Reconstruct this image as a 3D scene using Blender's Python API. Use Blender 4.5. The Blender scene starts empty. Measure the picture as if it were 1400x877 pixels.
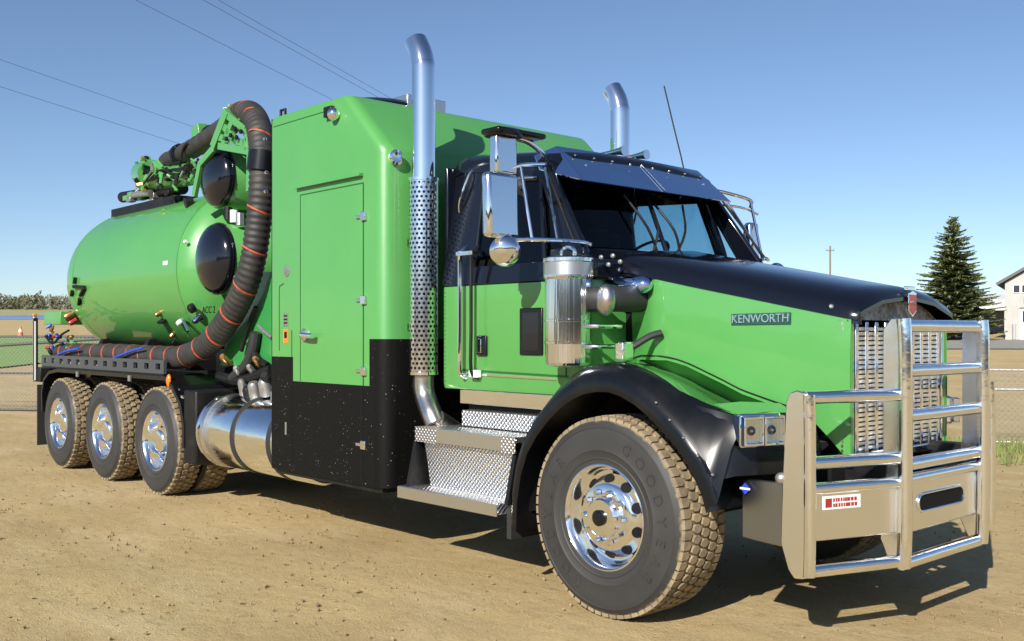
import bpy, bmesh, math, random
from mathutils import Vector, Matrix
random.seed(7)
R = math.radians
scn = bpy.context.scene
col = scn.collection

# ------------------------------------------------------------------ camera
F, CX, CY, EYE = 1395.0, 700.0, 458.0, 1.57
YAW = math.atan2(1270, 1395)
CAM = Vector((3.85, -5.41, EYE))
VD = Vector((-math.cos(YAW), math.sin(YAW), 0)); VR = Vector((math.sin(YAW), math.cos(YAW), 0)); VU = Vector((0, 0, 1))
cd = bpy.data.cameras.new('camera'); cam = bpy.data.objects.new('camera', cd); col.objects.link(cam)
cd.sensor_fit = 'HORIZONTAL'; cd.sensor_width = 36; cd.lens = 36 * F / 1400
cd.shift_y = (CY - 438.5) / 1400; cd.clip_start = .1; cd.clip_end = 6000
cam.matrix_world = Matrix(((VR.x, VU.x, -VD.x, CAM.x), (VR.y, VU.y, -VD.y, CAM.y), (VR.z, VU.z, -VD.z, CAM.z), (0, 0, 0, 1)))
scn.camera = cam

# ------------------------------------------------------------------ light
SUNV = Vector((.65, -1.5, 1.0)).normalized()          # towards the sun
ELEV = math.asin(SUNV.z); AZ = math.atan2(SUNV.x, SUNV.y)
w = bpy.data.worlds.new('World'); scn.world = w; w.use_nodes = True
nt = w.node_tree; bg = nt.nodes['Background']
sky = nt.nodes.new('ShaderNodeTexSky'); sky.sky_type = 'NISHITA'; sky.sun_disc = False
sky.sun_elevation = ELEV; sky.sun_rotation = AZ
sky.air_density = .78; sky.dust_density = .4; sky.ozone_density = 2.7; sky.altitude = 300
nt.links.new(sky.outputs[0], bg.inputs[0]); bg.inputs[1].default_value = .086
sl = bpy.data.lights.new('sun', 'SUN'); sl.energy = 5.0; sl.angle = R(.53); sl.color = (1, .95, .87)
so = bpy.data.objects.new('sun', sl); col.objects.link(so); so.location = (10, -20, 30)
so.rotation_euler = (-SUNV).to_track_quat('-Z', 'Y').to_euler()
scn.view_settings.view_transform = 'Standard'; scn.view_settings.look = 'None'
scn.view_settings.gamma = 1; scn.view_settings.exposure = .58
scn.cycles.max_bounces = 10; scn.cycles.transparent_max_bounces = 16

# ------------------------------------------------------------------ pixel helpers (photo pixel -> point on a known plane)
def ray(px, py): return VD + VR * ((px - CX) / F) - VU * ((py - CY) / F)
def PY(px, py, y): v = ray(px, py); return CAM + v * ((y - CAM.y) / v.y)
def PX(px, py, x): v = ray(px, py); return CAM + v * ((x - CAM.x) / v.x)
def terr(D):                                   # the land rises gently beyond the yard
    if D <= 18: return 0.0
    if D < 26: return .0237 * (D - 18) ** 2 / 16
    return .0237 * (D - 22)
def G(D, L, dz=0): p = CAM + VD * D + VR * L; return Vector((p.x, p.y, terr(D) + dz))
def GP(px, D, dz=0): return G(D, (px - CX) / F * D, dz)

# ------------------------------------------------------------------ mesh building
class MB:
    def __init__(s): s.v = []; s.f = []
    def add(s, vs, fs):
        o = len(s.v); s.v += [tuple(v) for v in vs]; s.f += [tuple(i + o for i in f) for f in fs]; return s
    def box(s, x0, x1, y0, y1, z0, z1):
        return s.add([(x, y, z) for x in (x0, x1) for y in (y0, y1) for z in (z0, z1)],
                     [(0, 1, 3, 2), (4, 6, 7, 5), (0, 4, 5, 1), (2, 3, 7, 6), (0, 2, 6, 4), (1, 5, 7, 3)])
    def obox(s, c, ax, ay, az):               # oriented box: centre and three half vectors
        c, ax, ay, az = map(Vector, (c, ax, ay, az))
        return s.add([c + ax * i + ay * j + az * k for i in (-1, 1) for j in (-1, 1) for k in (-1, 1)],
                     [(0, 1, 3, 2), (4, 6, 7, 5), (0, 4, 5, 1), (2, 3, 7, 6), (0, 2, 6, 4), (1, 5, 7, 3)])
    def extr(s, poly, vec):                   # closed 3D polygon extruded along a vector
        n = len(poly); vec = Vector(vec); a = [Vector(p) for p in poly]; b = [p + vec for p in a]
        return s.add(a + b, [tuple(range(n))[::-1], tuple(range(n, 2 * n))] + [(i, (i + 1) % n, n + (i + 1) % n, n + i) for i in range(n)])
    def ring_panel(s, outer, inner, vec):     # panel with one opening
        n = len(outer); vec = Vector(vec); o = [Vector(p) for p in outer]; i_ = [Vector(p) for p in inner]
        V = o + i_ + [p + vec for p in o] + [p + vec for p in i_]; fs = []
        for k in range(n):
            m = (k + 1) % n
            fs += [(k, m, n + m, n + k), (2 * n + k, 3 * n + k, 3 * n + m, 2 * n + m), (k, 2 * n + k, 2 * n + m, m), (n + k, n + m, 3 * n + m, 3 * n + k)]
        return s.add(V, fs)
    def loft(s, rings, closed=True, caps=True):
        n = len(rings[0]); V = [p for r in rings for p in r]; fs = []
        for a in range(len(rings) - 1):
            for k in range(n if closed else n - 1):
                m = (k + 1) % n; fs.append((a * n + k, a * n + m, (a + 1) * n + m, (a + 1) * n + k))
        if closed and caps: fs += [tuple(range(n))[::-1], tuple((len(rings) - 1) * n + k for k in range(n))]
        return s.add(V, fs)
    def lathe(s, prof, c, axis, seg=32, caps=True, a0=0, a1=None):   # prof: (radius, offset along axis)
        c = Vector(c); axis = Vector(axis).normalized()
        u = axis.orthogonal().normalized(); v = axis.cross(u)
        full = a1 is None; a1 = 2 * math.pi if full else a1; m = seg if full else seg + 1
        rings = [[c + axis * h + (u * math.cos(a0 + (a1 - a0) * k / seg) + v * math.sin(a0 + (a1 - a0) * k / seg)) * max(r, 1e-4) for k in range(m)] for r, h in prof]
        return s.loft(rings, full, caps and full)
    def cyl(s, a, b, r, seg=16, r2=None):
        a, b = Vector(a), Vector(b); return s.lathe([(r, 0), (r if r2 is None else r2, (b - a).length)], a, b - a, seg)
    def tube(s, pts, r, seg=10, sub=0, rad=None, caps=True):
        pts = [Vector(p) for p in pts]
        if sub: pts = spline(pts, sub)
        up = None; rings = []
        for i, p in enumerate(pts):
            t = (pts[min(i + 1, len(pts) - 1)] - pts[max(i - 1, 0)]).normalized()
            up = t.orthogonal().normalized() if up is None else (up - t * up.dot(t)).normalized()
            b = t.cross(up); q = rad(i) if rad else r
            rings.append([p + (up * math.cos(2 * math.pi * k / seg) + b * math.sin(2 * math.pi * k / seg)) * q for k in range(seg)])
        return s.loft(rings, True, caps)
    def sphere(s, c, r, seg=20, n=10, sc=(1, 1, 1)):
        c = Vector(c)
        rings = [[c + Vector((math.cos(2 * math.pi * k / seg) * math.sin(t) * r * sc[0], math.sin(2 * math.pi * k / seg) * math.sin(t) * r * sc[1], math.cos(t) * r * sc[2])) for k in range(seg)]
                 for t in [max(.02, min(math.pi - .02, math.pi * j / n)) for j in range(n + 1)]]
        return s.loft(rings)
    def mesh(s, name, mat, ang=35):
        me = bpy.data.meshes.new(name); me.from_pydata(s.v, [], s.f)
        bm = bmesh.new(); bm.from_mesh(me); bmesh.ops.recalc_face_normals(bm, faces=bm.faces); bm.to_mesh(me); bm.free()
        me.materials.append(mat)
        if ang: me.shade_smooth(); me.set_sharp_from_angle(angle=R(ang))
        return me
    def build(s, name, mat, parent=None, ang=35, bev=0, label=None):
        o = bpy.data.objects.new(name, s.mesh(name, mat, ang)); col.objects.link(o)
        if parent: o.parent = parent
        if bev:
            m = o.modifiers.new('bevel', 'BEVEL'); m.width = bev; m.segments = 2; m.limit_method = 'ANGLE'; m.angle_limit = R(40); m.harden_normals = False
        if label: o['label'] = label
        return o
def spline(pts, sub):
    out = []; P = [pts[0] * 2 - pts[1]] + pts + [pts[-1] * 2 - pts[-2]]
    for i in range(1, len(P) - 2):
        for k in range(sub):
            t = k / sub; a, b, c, d_ = P[i - 1], P[i], P[i + 1], P[i + 2]
            out.append(.5 * ((2 * b) + (c - a) * t + (2 * a - 5 * b + 4 * c - d_) * t * t + (3 * b - a - 3 * c + d_) * t ** 3))
    return out + [pts[-1]]
def tag(o, label=None, cat=None, group=None, kind=None):
    for k, v in (('label', label), ('category', cat), ('group', group), ('kind', kind)):
        if v: o[k] = v
    return o
def empty(name, loc=(0, 0, 0)):
    o = bpy.data.objects.new(name, None); o.location = loc; o.empty_display_size = .3; col.objects.link(o); return o
def inst(name, me, parent, loc=(0, 0, 0), rot=(0, 0, 0), sc=None):
    o = bpy.data.objects.new(name, me); col.objects.link(o); o.parent = parent; o.location = loc; o.rotation_euler = rot
    if sc: o.scale = sc
    return o
def text(name, s, size, ext, mat, parent, origin, right, up, cx='CENTER', squash=1.0):
    c = bpy.data.curves.new(name, 'FONT'); c.body = s; c.size = size; c.extrude = ext; c.align_x = cx; c.align_y = 'CENTER'
    t = bpy.data.objects.new('tmp_text', c); col.objects.link(t); bpy.context.view_layer.update()
    me = bpy.data.meshes.new_from_object(t.evaluated_get(bpy.context.evaluated_depsgraph_get()))
    bpy.data.objects.remove(t); me.materials.clear(); me.materials.append(mat)
    r = Vector(right).normalized(); u = Vector(up); u = (u - r * u.dot(r)).normalized(); n = r.cross(u); o = Vector(origin); r = r * squash
    me.transform(Matrix(((r.x, u.x, n.x, o.x), (r.y, u.y, n.y, o.y), (r.z, u.z, n.z, o.z), (0, 0, 0, 1))))
    ob = bpy.data.objects.new(name, me); col.objects.link(ob)
    if parent: ob.parent = parent
    return ob

# ------------------------------------------------------------------ materials
def mat(name, base=(.5, .5, .5), rough=.5, metal=0, coat=0, coatr=.03, spec=.5, noise=None, bump=None, emit=None):
    """noise = (scale, second colour, lo, hi); bump = (scale, strength, distance)"""
    m = bpy.data.materials.new(name); m.use_nodes = True; n = m.node_tree.nodes; l = m.node_tree.links; b = n['Principled BSDF']
    b.inputs['Base Color'].default_value = (*base, 1); b.inputs['Roughness'].default_value = rough; b.inputs['Metallic'].default_value = metal
    b.inputs['Coat Weight'].default_value = coat; b.inputs['Coat Roughness'].default_value = coatr; b.inputs['Specular IOR Level'].default_value = spec
    if noise or bump: tc = n.new('ShaderNodeTexCoord')
    if noise:
        x = n.new('ShaderNodeTexNoise'); x.inputs['Scale'].default_value = noise[0]; x.inputs['Detail'].default_value = 6; x.inputs['Roughness'].default_value = .65
        l.new(tc.outputs['Object'], x.inputs['Vector'])
        r = n.new('ShaderNodeMapRange'); r.inputs[1].default_value = noise[2]; r.inputs[2].default_value = noise[3]; l.new(x.outputs[0], r.inputs[0])
        mx = n.new('ShaderNodeMix'); mx.data_type = 'RGBA'; mx.inputs[6].default_value = (*base, 1); mx.inputs[7].default_value = (*noise[1], 1)
        l.new(r.outputs[0], mx.inputs[0]); l.new(mx.outputs[2], b.inputs['Base Color'])
    if bump:
        x = n.new('ShaderNodeTexNoise'); x.inputs['Scale'].default_value = bump[0]; x.inputs['Detail'].default_value = 5; l.new(tc.outputs['Object'], x.inputs['Vector'])
        bp = n.new('ShaderNodeBump'); bp.inputs['Strength'].default_value = bump[1]; bp.inputs['Distance'].default_value = bump[2]
        l.new(x.outputs[0], bp.inputs['Height']); l.new(bp.outputs[0], b.inputs['Normal'])
    if emit: b.inputs['Emission Color'].default_value = (*emit[0], 1); b.inputs['Emission Strength'].default_value = emit[1]
    return m
M = {}
M['green'] = mat('green paint', (.066, .268, .058), .42, 0, .8, .04, noise=(1.7, (.078, .285, .068), .35, .75), bump=(2.2, .10, .03))
M['black'] = mat('black paint', (.004, .005, .009), .12, 0, .3, .03)
M['satin'] = mat('black satin', (.006, .006, .007), .5, spec=.3, noise=(5, (.022, .02, .016), .5, .85))
M['plastic'] = mat('black gloss plastic', (.004, .0045, .006), .25, spec=.4, noise=(3, (.012, .011, .010), .5, .8))
M['chrome'] = mat('chrome', (.86, .87, .9), .06, 1, bump=(7, .05, .01))
M['alu'] = mat('polished aluminium', (.94, .95, .96), .12, 1, bump=(6, .22, .02))
M['bar'] = mat('polished guard tube', (.96, .97, .98), .13, 1, bump=(7, .22, .02))
M['plate'] = mat('hand polished plate', (.96, .97, .98), .20, 1, bump=(5, .14, .02))
M['alu_soft'] = mat('brushed aluminium', (.72, .71, .69), .32, 1, bump=(160, .12, .002))
M['crown'] = mat('mottled crown chrome', (.30, .28, .26), .35, 1, noise=(22, (.10, .09, .085), .40, .62), bump=(30, .8, .01))  # grey mottling paints the chrome's dark reflections into its colour
def fluted():
    m = mat('fluted chrome', (.86, .87, .9), .10, 1); n = m.node_tree.nodes; l = m.node_tree.links; b = n['Principled BSDF']
    tc = n.new('ShaderNodeTexCoord'); mp = n.new('ShaderNodeMapping'); mp.inputs['Scale'].default_value = (38, 38, .4); l.new(tc.outputs['Object'], mp.inputs[0])
    x = n.new('ShaderNodeTexNoise'); x.inputs['Scale'].default_value = 1; x.inputs['Detail'].default_value = 2; l.new(mp.outputs[0], x.inputs['Vector'])
    bp = n.new('ShaderNodeBump'); bp.inputs['Strength'].default_value = .5; bp.inputs['Distance'].default_value = .02; l.new(x.outputs[0], bp.inputs['Height']); l.new(bp.outputs[0], b.inputs['Normal']); return m
M['fluted'] = fluted()
M['visor'] = mat('mirror steel', (.58, .72, .95), .05, 1)  # blue tint puts the reflected sky into the metal's colour
M['silver'] = mat('cast silver', (.42, .42, .41), .4, .8, noise=(14, (.25, .24, .22), .45, .8))
M['white'] = mat('white', (.75, .75, .73), .5)
M['amber'] = mat('amber', (.75, .18, .01), .25, 0, .6)
M['red'] = mat('red', (.30, .02, .02), .3, 0, .5)
M['blue'] = mat('blue', (.02, .06, .42), .45)
M['badge'] = mat('badge steel', (.26, .37, .42), .35, .45)
M['interior'] = mat('interior', (.008, .008, .009), .8, spec=.15)
M['brass'] = mat('brass', (.5, .3, .12), .35, .9)
M['orange'] = mat('orange band', (.50, .085, .03), .65, noise=(20, (.12, .04, .025), .45, .7))
M['hose'] = mat('rubber hose', (.022, .021, .02), .62, noise=(6, (.05, .045, .038), .45, .8))
M['rubber'] = mat('rubber', (.02, .02, .021), .6)
M['pipe'] = mat('exhaust pipe', (.6, .58, .55), .3, 1, noise=(9, (.35, .32, .29), .4, .7))

def nodes(m): m.use_nodes = True; return m.node_tree.nodes, m.node_tree.links, m.node_tree.nodes['Principled BSDF']
# rough black coating with pale flecks
m = M['coating'] = mat('black grit coating', (.005, .005, .005), .5, spec=.12, bump=(140, .5, .004)); n, l, b = nodes(m)
tc = n.new('ShaderNodeTexCoord'); vo = n.new('ShaderNodeTexVoronoi'); vo.inputs['Scale'].default_value = 38; l.new(tc.outputs['Object'], vo.inputs['Vector'])
no = n.new('ShaderNodeTexNoise'); no.inputs['Scale'].default_value = 8; l.new(tc.outputs['Object'], no.inputs['Vector'])
mr = n.new('ShaderNodeMapRange'); mr.inputs[1].default_value = .13; mr.inputs[2].default_value = .06; l.new(vo.outputs['Distance'], mr.inputs[0])
m2 = n.new('ShaderNodeMapRange'); m2.inputs[1].default_value = .48; m2.inputs[2].default_value = .62; l.new(no.outputs[0], m2.inputs[0])
mu = n.new('ShaderNodeMath'); mu.operation = 'MULTIPLY'; l.new(mr.outputs[0], mu.inputs[0]); l.new(m2.outputs[0], mu.inputs[1])
mx = n.new('ShaderNodeMix'); mx.data_type = 'RGBA'; mx.inputs[6].default_value = (.005, .005, .005, 1); mx.inputs[7].default_value = (.45, .44, .42, 1)
l.new(mu.outputs[0], mx.inputs[0]); l.new(mx.outputs[2], b.inputs['Base Color'])
# diamond plate: crossed raised lozenges
def diamond():
    m = mat('diamond plate', (.88, .87, .86), .30, 1); n, l, b = nodes(m)
    tc = n.new('ShaderNodeTexCoord'); sx = n.new('ShaderNodeSeparateXYZ'); l.new(tc.outputs['Object'], sx.inputs[0])
    def mth(op, a, bb=None):
        q = n.new('ShaderNodeMath'); q.operation = op
        for i, v in enumerate((a, bb)):
            if v is None: continue
            if isinstance(v, (int, float)): q.inputs[i].default_value = v
            else: l.new(v, q.inputs[i])
        return q.outputs[0]
    # along = x, across = z - y (works on risers and treads)
    a = mth('MULTIPLY', sx.outputs[0], 92); c = mth('MULTIPLY', mth('SUBTRACT', sx.outputs[2], sx.outputs[1]), 92)
    p = mth('MULTIPLY', mth('SINE', mth('ADD', a, c)), mth('SINE', mth('SUBTRACT', a, c)))
    h = mth('POWER', mth('ABSOLUTE', p), 1.5)
    bp = n.new('ShaderNodeBump'); bp.inputs['Strength'].default_value = 1; bp.inputs['Distance'].default_value = .006
    l.new(h, bp.inputs['Height']); l.new(bp.outputs[0], b.inputs['Normal'])
    return m
M['diamond'] = diamond()
# perforated shield: round holes cut by transparency, on a cylinder round the z axis (object origin on the axis)
def perforated():
    m = mat('perforated steel', (.75, .76, .78), .16, 1); n, l, b = nodes(m)
    tc = n.new('ShaderNodeTexCoord'); sx = n.new('ShaderNodeSeparateXYZ'); l.new(tc.outputs['Object'], sx.inputs[0])
    def mth(op, a, bb=None):
        q = n.new('ShaderNodeMath'); q.operation = op
        for i, v in enumerate((a, bb)):
            if v is None: continue
            if isinstance(v, (int, float)): q.inputs[i].default_value = v
            else: l.new(v, q.inputs[i])
        return q.outputs[0]
    ang = mth('MULTIPLY', mth('ARCTAN2', sx.outputs[1], sx.outputs[0]), 20 / (2 * math.pi))
    z = mth('MULTIPLY', sx.outputs[2], 31)
    row = mth('MODULO', mth('FLOOR', z), 2.0)
    u = mth('SUBTRACT', mth('FRACT', mth('ADD', mth('ADD', ang, 50), mth('MULTIPLY', mth('ABSOLUTE', row), .5))), .5)
    v = mth('SUBTRACT', mth('FRACT', z), .5)
    d = mth('SQRT', mth('ADD', mth('MULTIPLY', u, u), mth('MULTIPLY', v, v)))
    hole = mth('LESS_THAN', d, .30)
    tr = n.new('ShaderNodeBsdfTransparent'); mx = n.new('ShaderNodeMixShader')
    l.new(hole, mx.inputs[0]); l.new(b.outputs[0], mx.inputs[1]); l.new(tr.outputs[0], mx.inputs[2]); l.new(mx.outputs[0], n['Material Output'].inputs[0])
    return m
M['perf'] = perforated()
# thin tinted pane
def glass(name, tint):
    m = bpy.data.materials.new(name); m.use_nodes = True; n = m.node_tree.nodes; l = m.node_tree.links; n.remove(n['Principled BSDF'])
    tr = n.new('ShaderNodeBsdfTransparent'); tr.inputs[0].default_value = (*tint, 1)
    gl = n.new('ShaderNodeBsdfGlossy'); gl.inputs['Roughness'].default_value = .01
    fr = n.new('ShaderNodeFresnel'); fr.inputs[0].default_value = 1.5
    mx = n.new('ShaderNodeMixShader'); l.new(fr.outputs[0], mx.inputs[0]); l.new(tr.outputs[0], mx.inputs[1]); l.new(gl.outputs[0], mx.inputs[2])
    l.new(mx.outputs[0], n['Material Output'].inputs[0]); return m
M['glass'] = glass('tinted pane', (.60, .76, .82)); M['lens'] = glass('lamp lens', (.93, .95, .96))
# tyre: grey sidewall, dusty towards the shoulder (distance from the wheel axis, local y)
def tyre(name, r0, r1):
    m = mat(name, (.03, .03, .031), .62); n, l, b = nodes(m)
    tc = n.new('ShaderNodeTexCoord'); mp = n.new('ShaderNodeMapping'); mp.inputs['Scale'].default_value = (1, 0, 1); l.new(tc.outputs['Object'], mp.inputs[0])
    ln = n.new('ShaderNodeVectorMath'); ln.operation = 'LENGTH'; l.new(mp.outputs[0], ln.inputs[0])
    no = n.new('ShaderNodeTexNoise'); no.inputs['Scale'].default_value = 22; no.inputs['Detail'].default_value = 6; l.new(tc.outputs['Object'], no.inputs['Vector'])
    ma = n.new('ShaderNodeMath'); ma.operation = 'MULTIPLY_ADD'; ma.inputs[1].default_value = .05; l.new(no.outputs[0], ma.inputs[0]); l.new(ln.outputs['Value'], ma.inputs[2])
    rp = n.new('ShaderNodeMapRange'); rp.inputs[1].default_value = r0; rp.inputs[2].default_value = r1; l.new(ma.outputs[0], rp.inputs[0])
    n2 = n.new('ShaderNodeTexNoise'); n2.inputs['Scale'].default_value = 4; n2.inputs['Detail'].default_value = 8; l.new(tc.outputs['Object'], n2.inputs['Vector'])
    c0 = n.new('ShaderNodeMix'); c0.data_type = 'RGBA'; c0.inputs[6].default_value = (.017, .017, .018, 1); c0.inputs[7].default_value = (.042, .040, .037, 1); l.new(n2.outputs[0], c0.inputs[0])
    mx = n.new('ShaderNodeMix'); mx.data_type = 'RGBA'; mx.inputs[7].default_value = (.36, .27, .15, 1)
    l.new(c0.outputs[2], mx.inputs[6]); l.new(rp.outputs[0], mx.inputs[0]); l.new(mx.outputs[2], b.inputs['Base Color']); return m
M['tyre_f'] = tyre('steer tyre rubber', .553, .585); M['tyre_r'] = tyre('drive tyre rubber', .525, .555)
M['tread'] = mat('dusty tread', (.29, .225, .135), .85, noise=(9, (.13, .105, .07), .40, .70), bump=(50, .3, .004))
M['groove'] = mat('tread groove', (.07, .053, .034), .9)

# ================================================================== THE SETTING
def grid_sheet(name, Ds, Ls, mtl, dz=0, fn=None):
    mb = MB(); V = []
    for D in Ds:
        for L in Ls:
            p = G(D, L, dz)
            if fn: p.z += fn(D, L, p)
            V.append(p)
    nL = len(Ls); fs = [(i * nL + j, i * nL + j + 1, (i + 1) * nL + j + 1, (i + 1) * nL + j) for i in range(len(Ds) - 1) for j in range(nL - 1)]
    mb.add(V, fs); o = mb.build(name, mtl, None, 80)
    if o.data.polygons[0].normal.z < 0: o.data.flip_normals()
    return o
def dirt():
    m = mat('packed dirt', (.42, .30, .16), .92, spec=.2); n, l, b = nodes(m)
    tc = n.new('ShaderNodeTexCoord')
    def noise(s, d, r=.6, vec=None):
        x = n.new('ShaderNodeTexNoise'); x.inputs['Scale'].default_value = s; x.inputs['Detail'].default_value = d; x.inputs['Roughness'].default_value = r
        l.new(vec or tc.outputs['Object'], x.inputs['Vector']); return x.outputs[0]
    def rng(v, a, c, o0=0, o1=1):
        q = n.new('ShaderNodeMapRange'); q.inputs[1].default_value = a; q.inputs[2].default_value = c; q.inputs[3].default_value = o0; q.inputs[4].default_value = o1; l.new(v, q.inputs[0]); return q.outputs[0]
    def mixc(fac, c0, c1):
        q = n.new('ShaderNodeMix'); q.data_type = 'RGBA'
        for i, c in ((6, c0), (7, c1)):
            if isinstance(c, tuple): q.inputs[i].default_value = (*c, 1)
            else: l.new(c, q.inputs[i])
        l.new(fac, q.inputs[0]); return q.outputs[2]
    mp = n.new('ShaderNodeMapping'); mp.inputs['Scale'].default_value = (.6, 1.3, 1); mp.inputs['Rotation'].default_value = (0, 0, R(20)); l.new(tc.outputs['Object'], mp.inputs[0])
    c = mixc(rng(noise(.5, 6), .35, .68), (.378, .275, .128), (.462, .350, .172))
    c = mixc(rng(noise(.9, 5, .6, mp.outputs[0]), .50, .68), c, (.48, .372, .205))
    c = mixc(rng(noise(7, 8, .75), .52, .72), c, (.315, .225, .10))
    c = mixc(rng(noise(75, 4, .75), .56, .70), c, (.21, .15, .07))
    c = mixc(rng(noise(95, 3, .65), .60, .72), c, (.56, .47, .30))
    l.new(c, b.inputs['Base Color'])
    h1 = noise(9, 8, .7); h2 = noise(70, 4, .7); h3 = noise(1.4, 3, .5, mp.outputs[0])
    b1 = n.new('ShaderNodeBump'); b1.inputs['Strength'].default_value = .42; b1.inputs['Distance'].default_value = .05; l.new(h1, b1.inputs['Height'])
    b2 = n.new('ShaderNodeBump'); b2.inputs['Strength'].default_value = .75; b2.inputs['Distance'].default_value = .012; l.new(h2, b2.inputs['Height']); l.new(b1.outputs[0], b2.inputs['Normal'])
    b3 = n.new('ShaderNodeBump'); b3.inputs['Strength'].default_value = .35; b3.inputs['Distance'].default_value = .10; l.new(h3, b3.inputs['Height']); l.new(b2.outputs[0], b3.inputs['Normal'])
    l.new(b3.outputs[0], b.inputs['Normal']); return m
M['dirt'] = dirt()
def span(a, b, n): return [a + (b - a) * i / n for i in range(n + 1)]
from mathutils import noise as mn
def near_relief(D, L, p):
    k = max(0, 1 - max(0, D - 12) / 8) if D > 0 else 0
    x, y = p.x, p.y
    rut = 0
    for yc in (-2.3, -4.1, -3.3):                      # shallow wheel ruts along the yard, broken up by noise
        e_ = y - yc - .035 * x - .12 * mn.noise(Vector((x * .35, yc, 2))); q_ = e_ / .17
        rut += (-.016 * math.exp(-q_ * q_) + .007 * math.exp(-(abs(q_) - 1.7) ** 2 * 3)) * (.55 + .6 * mn.noise(Vector((x * .7, yc * 3, 7)))) if -2.2 < q_ * .5 < 2.2 else 0
    return k * (.012 * mn.noise(Vector((x * .8, y * .8, 0))) + .007 * mn.noise(Vector((x * 3.1, y * 3.1, 4))) + rut) - .008
Ds = [-400, -150, -60, -25, -10, -4] + span(-2, 22, 150) + span(24, 60, 18) + [70, 80, 95, 110, 130, 160, 200, 250, 320, 420, 600, 900, 1500, 2600]
Ls = [-2500, -1200, -600, -300, -150, -80, -45, -28, -20] + span(-16, 16, 180) + [20, 28, 45, 80, 150, 300, 600, 1200, 2500]
tag(grid_sheet('ground', Ds, Ls, M['dirt'], 0, near_relief), 'wide yard of dry tan packed dirt', None, None, 'structure')
M['grassland'] = mat('mown grass', (.13, .25, .035), .9, noise=(.6, (.18, .27, .06), .35, .7), bump=(3, .6, .1))
M['scrubland'] = mat('dry bank', (.24, .25, .10), .9, noise=(.15, (.36, .30, .17), .4, .7))
M['water'] = mat('pond water', (.12, .19, .36), .25, spec=.6, bump=(.6, .15, .1))
tag(grid_sheet('grass_field', span(34, 84, 25), span(-60, -18.5, 12), M['grassland'], .05), 'mown green field beyond the chain link fence', None, None, 'structure')
tag(grid_sheet('pond', span(236, 425, 10), span(-420, -20, 12), M['water'], .04), 'strip of blue pond water beyond the dirt lot', None, None, 'structure')
tag(grid_sheet('far_bank', span(424, 504, 8) + [560, 700, 1000], span(-900, 500, 20), M['scrubland'], .02, lambda D, L, p: 2.9 * min(1, (D - 424) / 80)), 'low grassy bank across the pond', None, None, 'structure')
tag(grid_sheet('gravel_lane', span(55, 72, 6), span(20, 60, 8), mat('grey gravel', (.22, .21, .19), .9, noise=(2, (.3, .27, .22), .4, .7)), .04), 'grey gravel lane in front of the white shed', None, None, 'structure')

# pebbles and clods, one mass
mb = MB(); rr = random.Random(3)
for i in range(6500):
    D = 2.9 + 15 * rr.random() ** 1.5; L = rr.uniform(-.56, .56) * D * 1.1
    p = G(D, L); s = rr.choice((.003, .004, .005, .006, .008, .011)) * (1 + .5 * rr.random()) * (1 if rr.random() < .992 else 1.8)
    if mn.noise(Vector((p.x * .9, p.y * .9, 9))) + rr.uniform(-.35, .35) < -.05: continue
    a = rr.uniform(0, 6.28); ca, sa = math.cos(a) * s, math.sin(a) * s; q = rr.uniform(.6, 1.1)
    vs = [(p.x + ca * q, p.y + sa * q, .1 * s), (p.x - sa, p.y + ca, .2 * s), (p.x - ca * 1.2, p.y - sa * 1.2, .1 * s), (p.x + sa * q, p.y - ca * q, .15 * s), (p.x + ca * .2, p.y + sa * .3, s * rr.uniform(.5, .95)), (p.x, p.y, -.02)]
    mb.add(vs, [(0, 1, 4), (1, 2, 4), (2, 3, 4), (3, 0, 4), (1, 0, 5), (2, 1, 5), (3, 2, 5), (0, 3, 5)])
tag(mb.build('pebbles', mat('pebble', (.31, .22, .12), .9, noise=(5, (.14, .10, .06), .45, .62)), None, 0), 'scattered small pebbles and dirt clods on the yard', None, None, 'stuff')

# ================================================================== THE TRUCK
T = empty('vacuum_truck', (-4.3, 0, 0))
tag(T, 'bright green and black hydrovac truck with chrome stacks and aluminium bull bar', 'truck')
OFF = Vector((4.3, 0, 0))
def P(mb, name, m, parent=None, ang=35, bev=0, label=None):           # part of the truck (coordinates given in world space)
    mb.v = [tuple(Vector(v) + OFF) for v in mb.v] if parent is None else mb.v
    if parent is not None: mb.v = [tuple(Vector(v) + OFF) for v in mb.v]
    return mb.build(name, M[m] if isinstance(m, str) else m, parent or T, ang, bev, label)
def TX(name, s, size, ext, m, parent, origin, right, up, squash=1.0):
    return text(name, s, size, ext, M[m], parent or T, Vector(origin) + OFF, right, up, squash=squash)
def bolt(c, n, r=.012, h=.01, parent=None, m='chrome', name='bolt'):
    n = Vector(n).normalized(); return P(MB().lathe([(r, -.004), (r, h * .5), (r * .6, h)], c, n, 10), name, m, parent)

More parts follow.
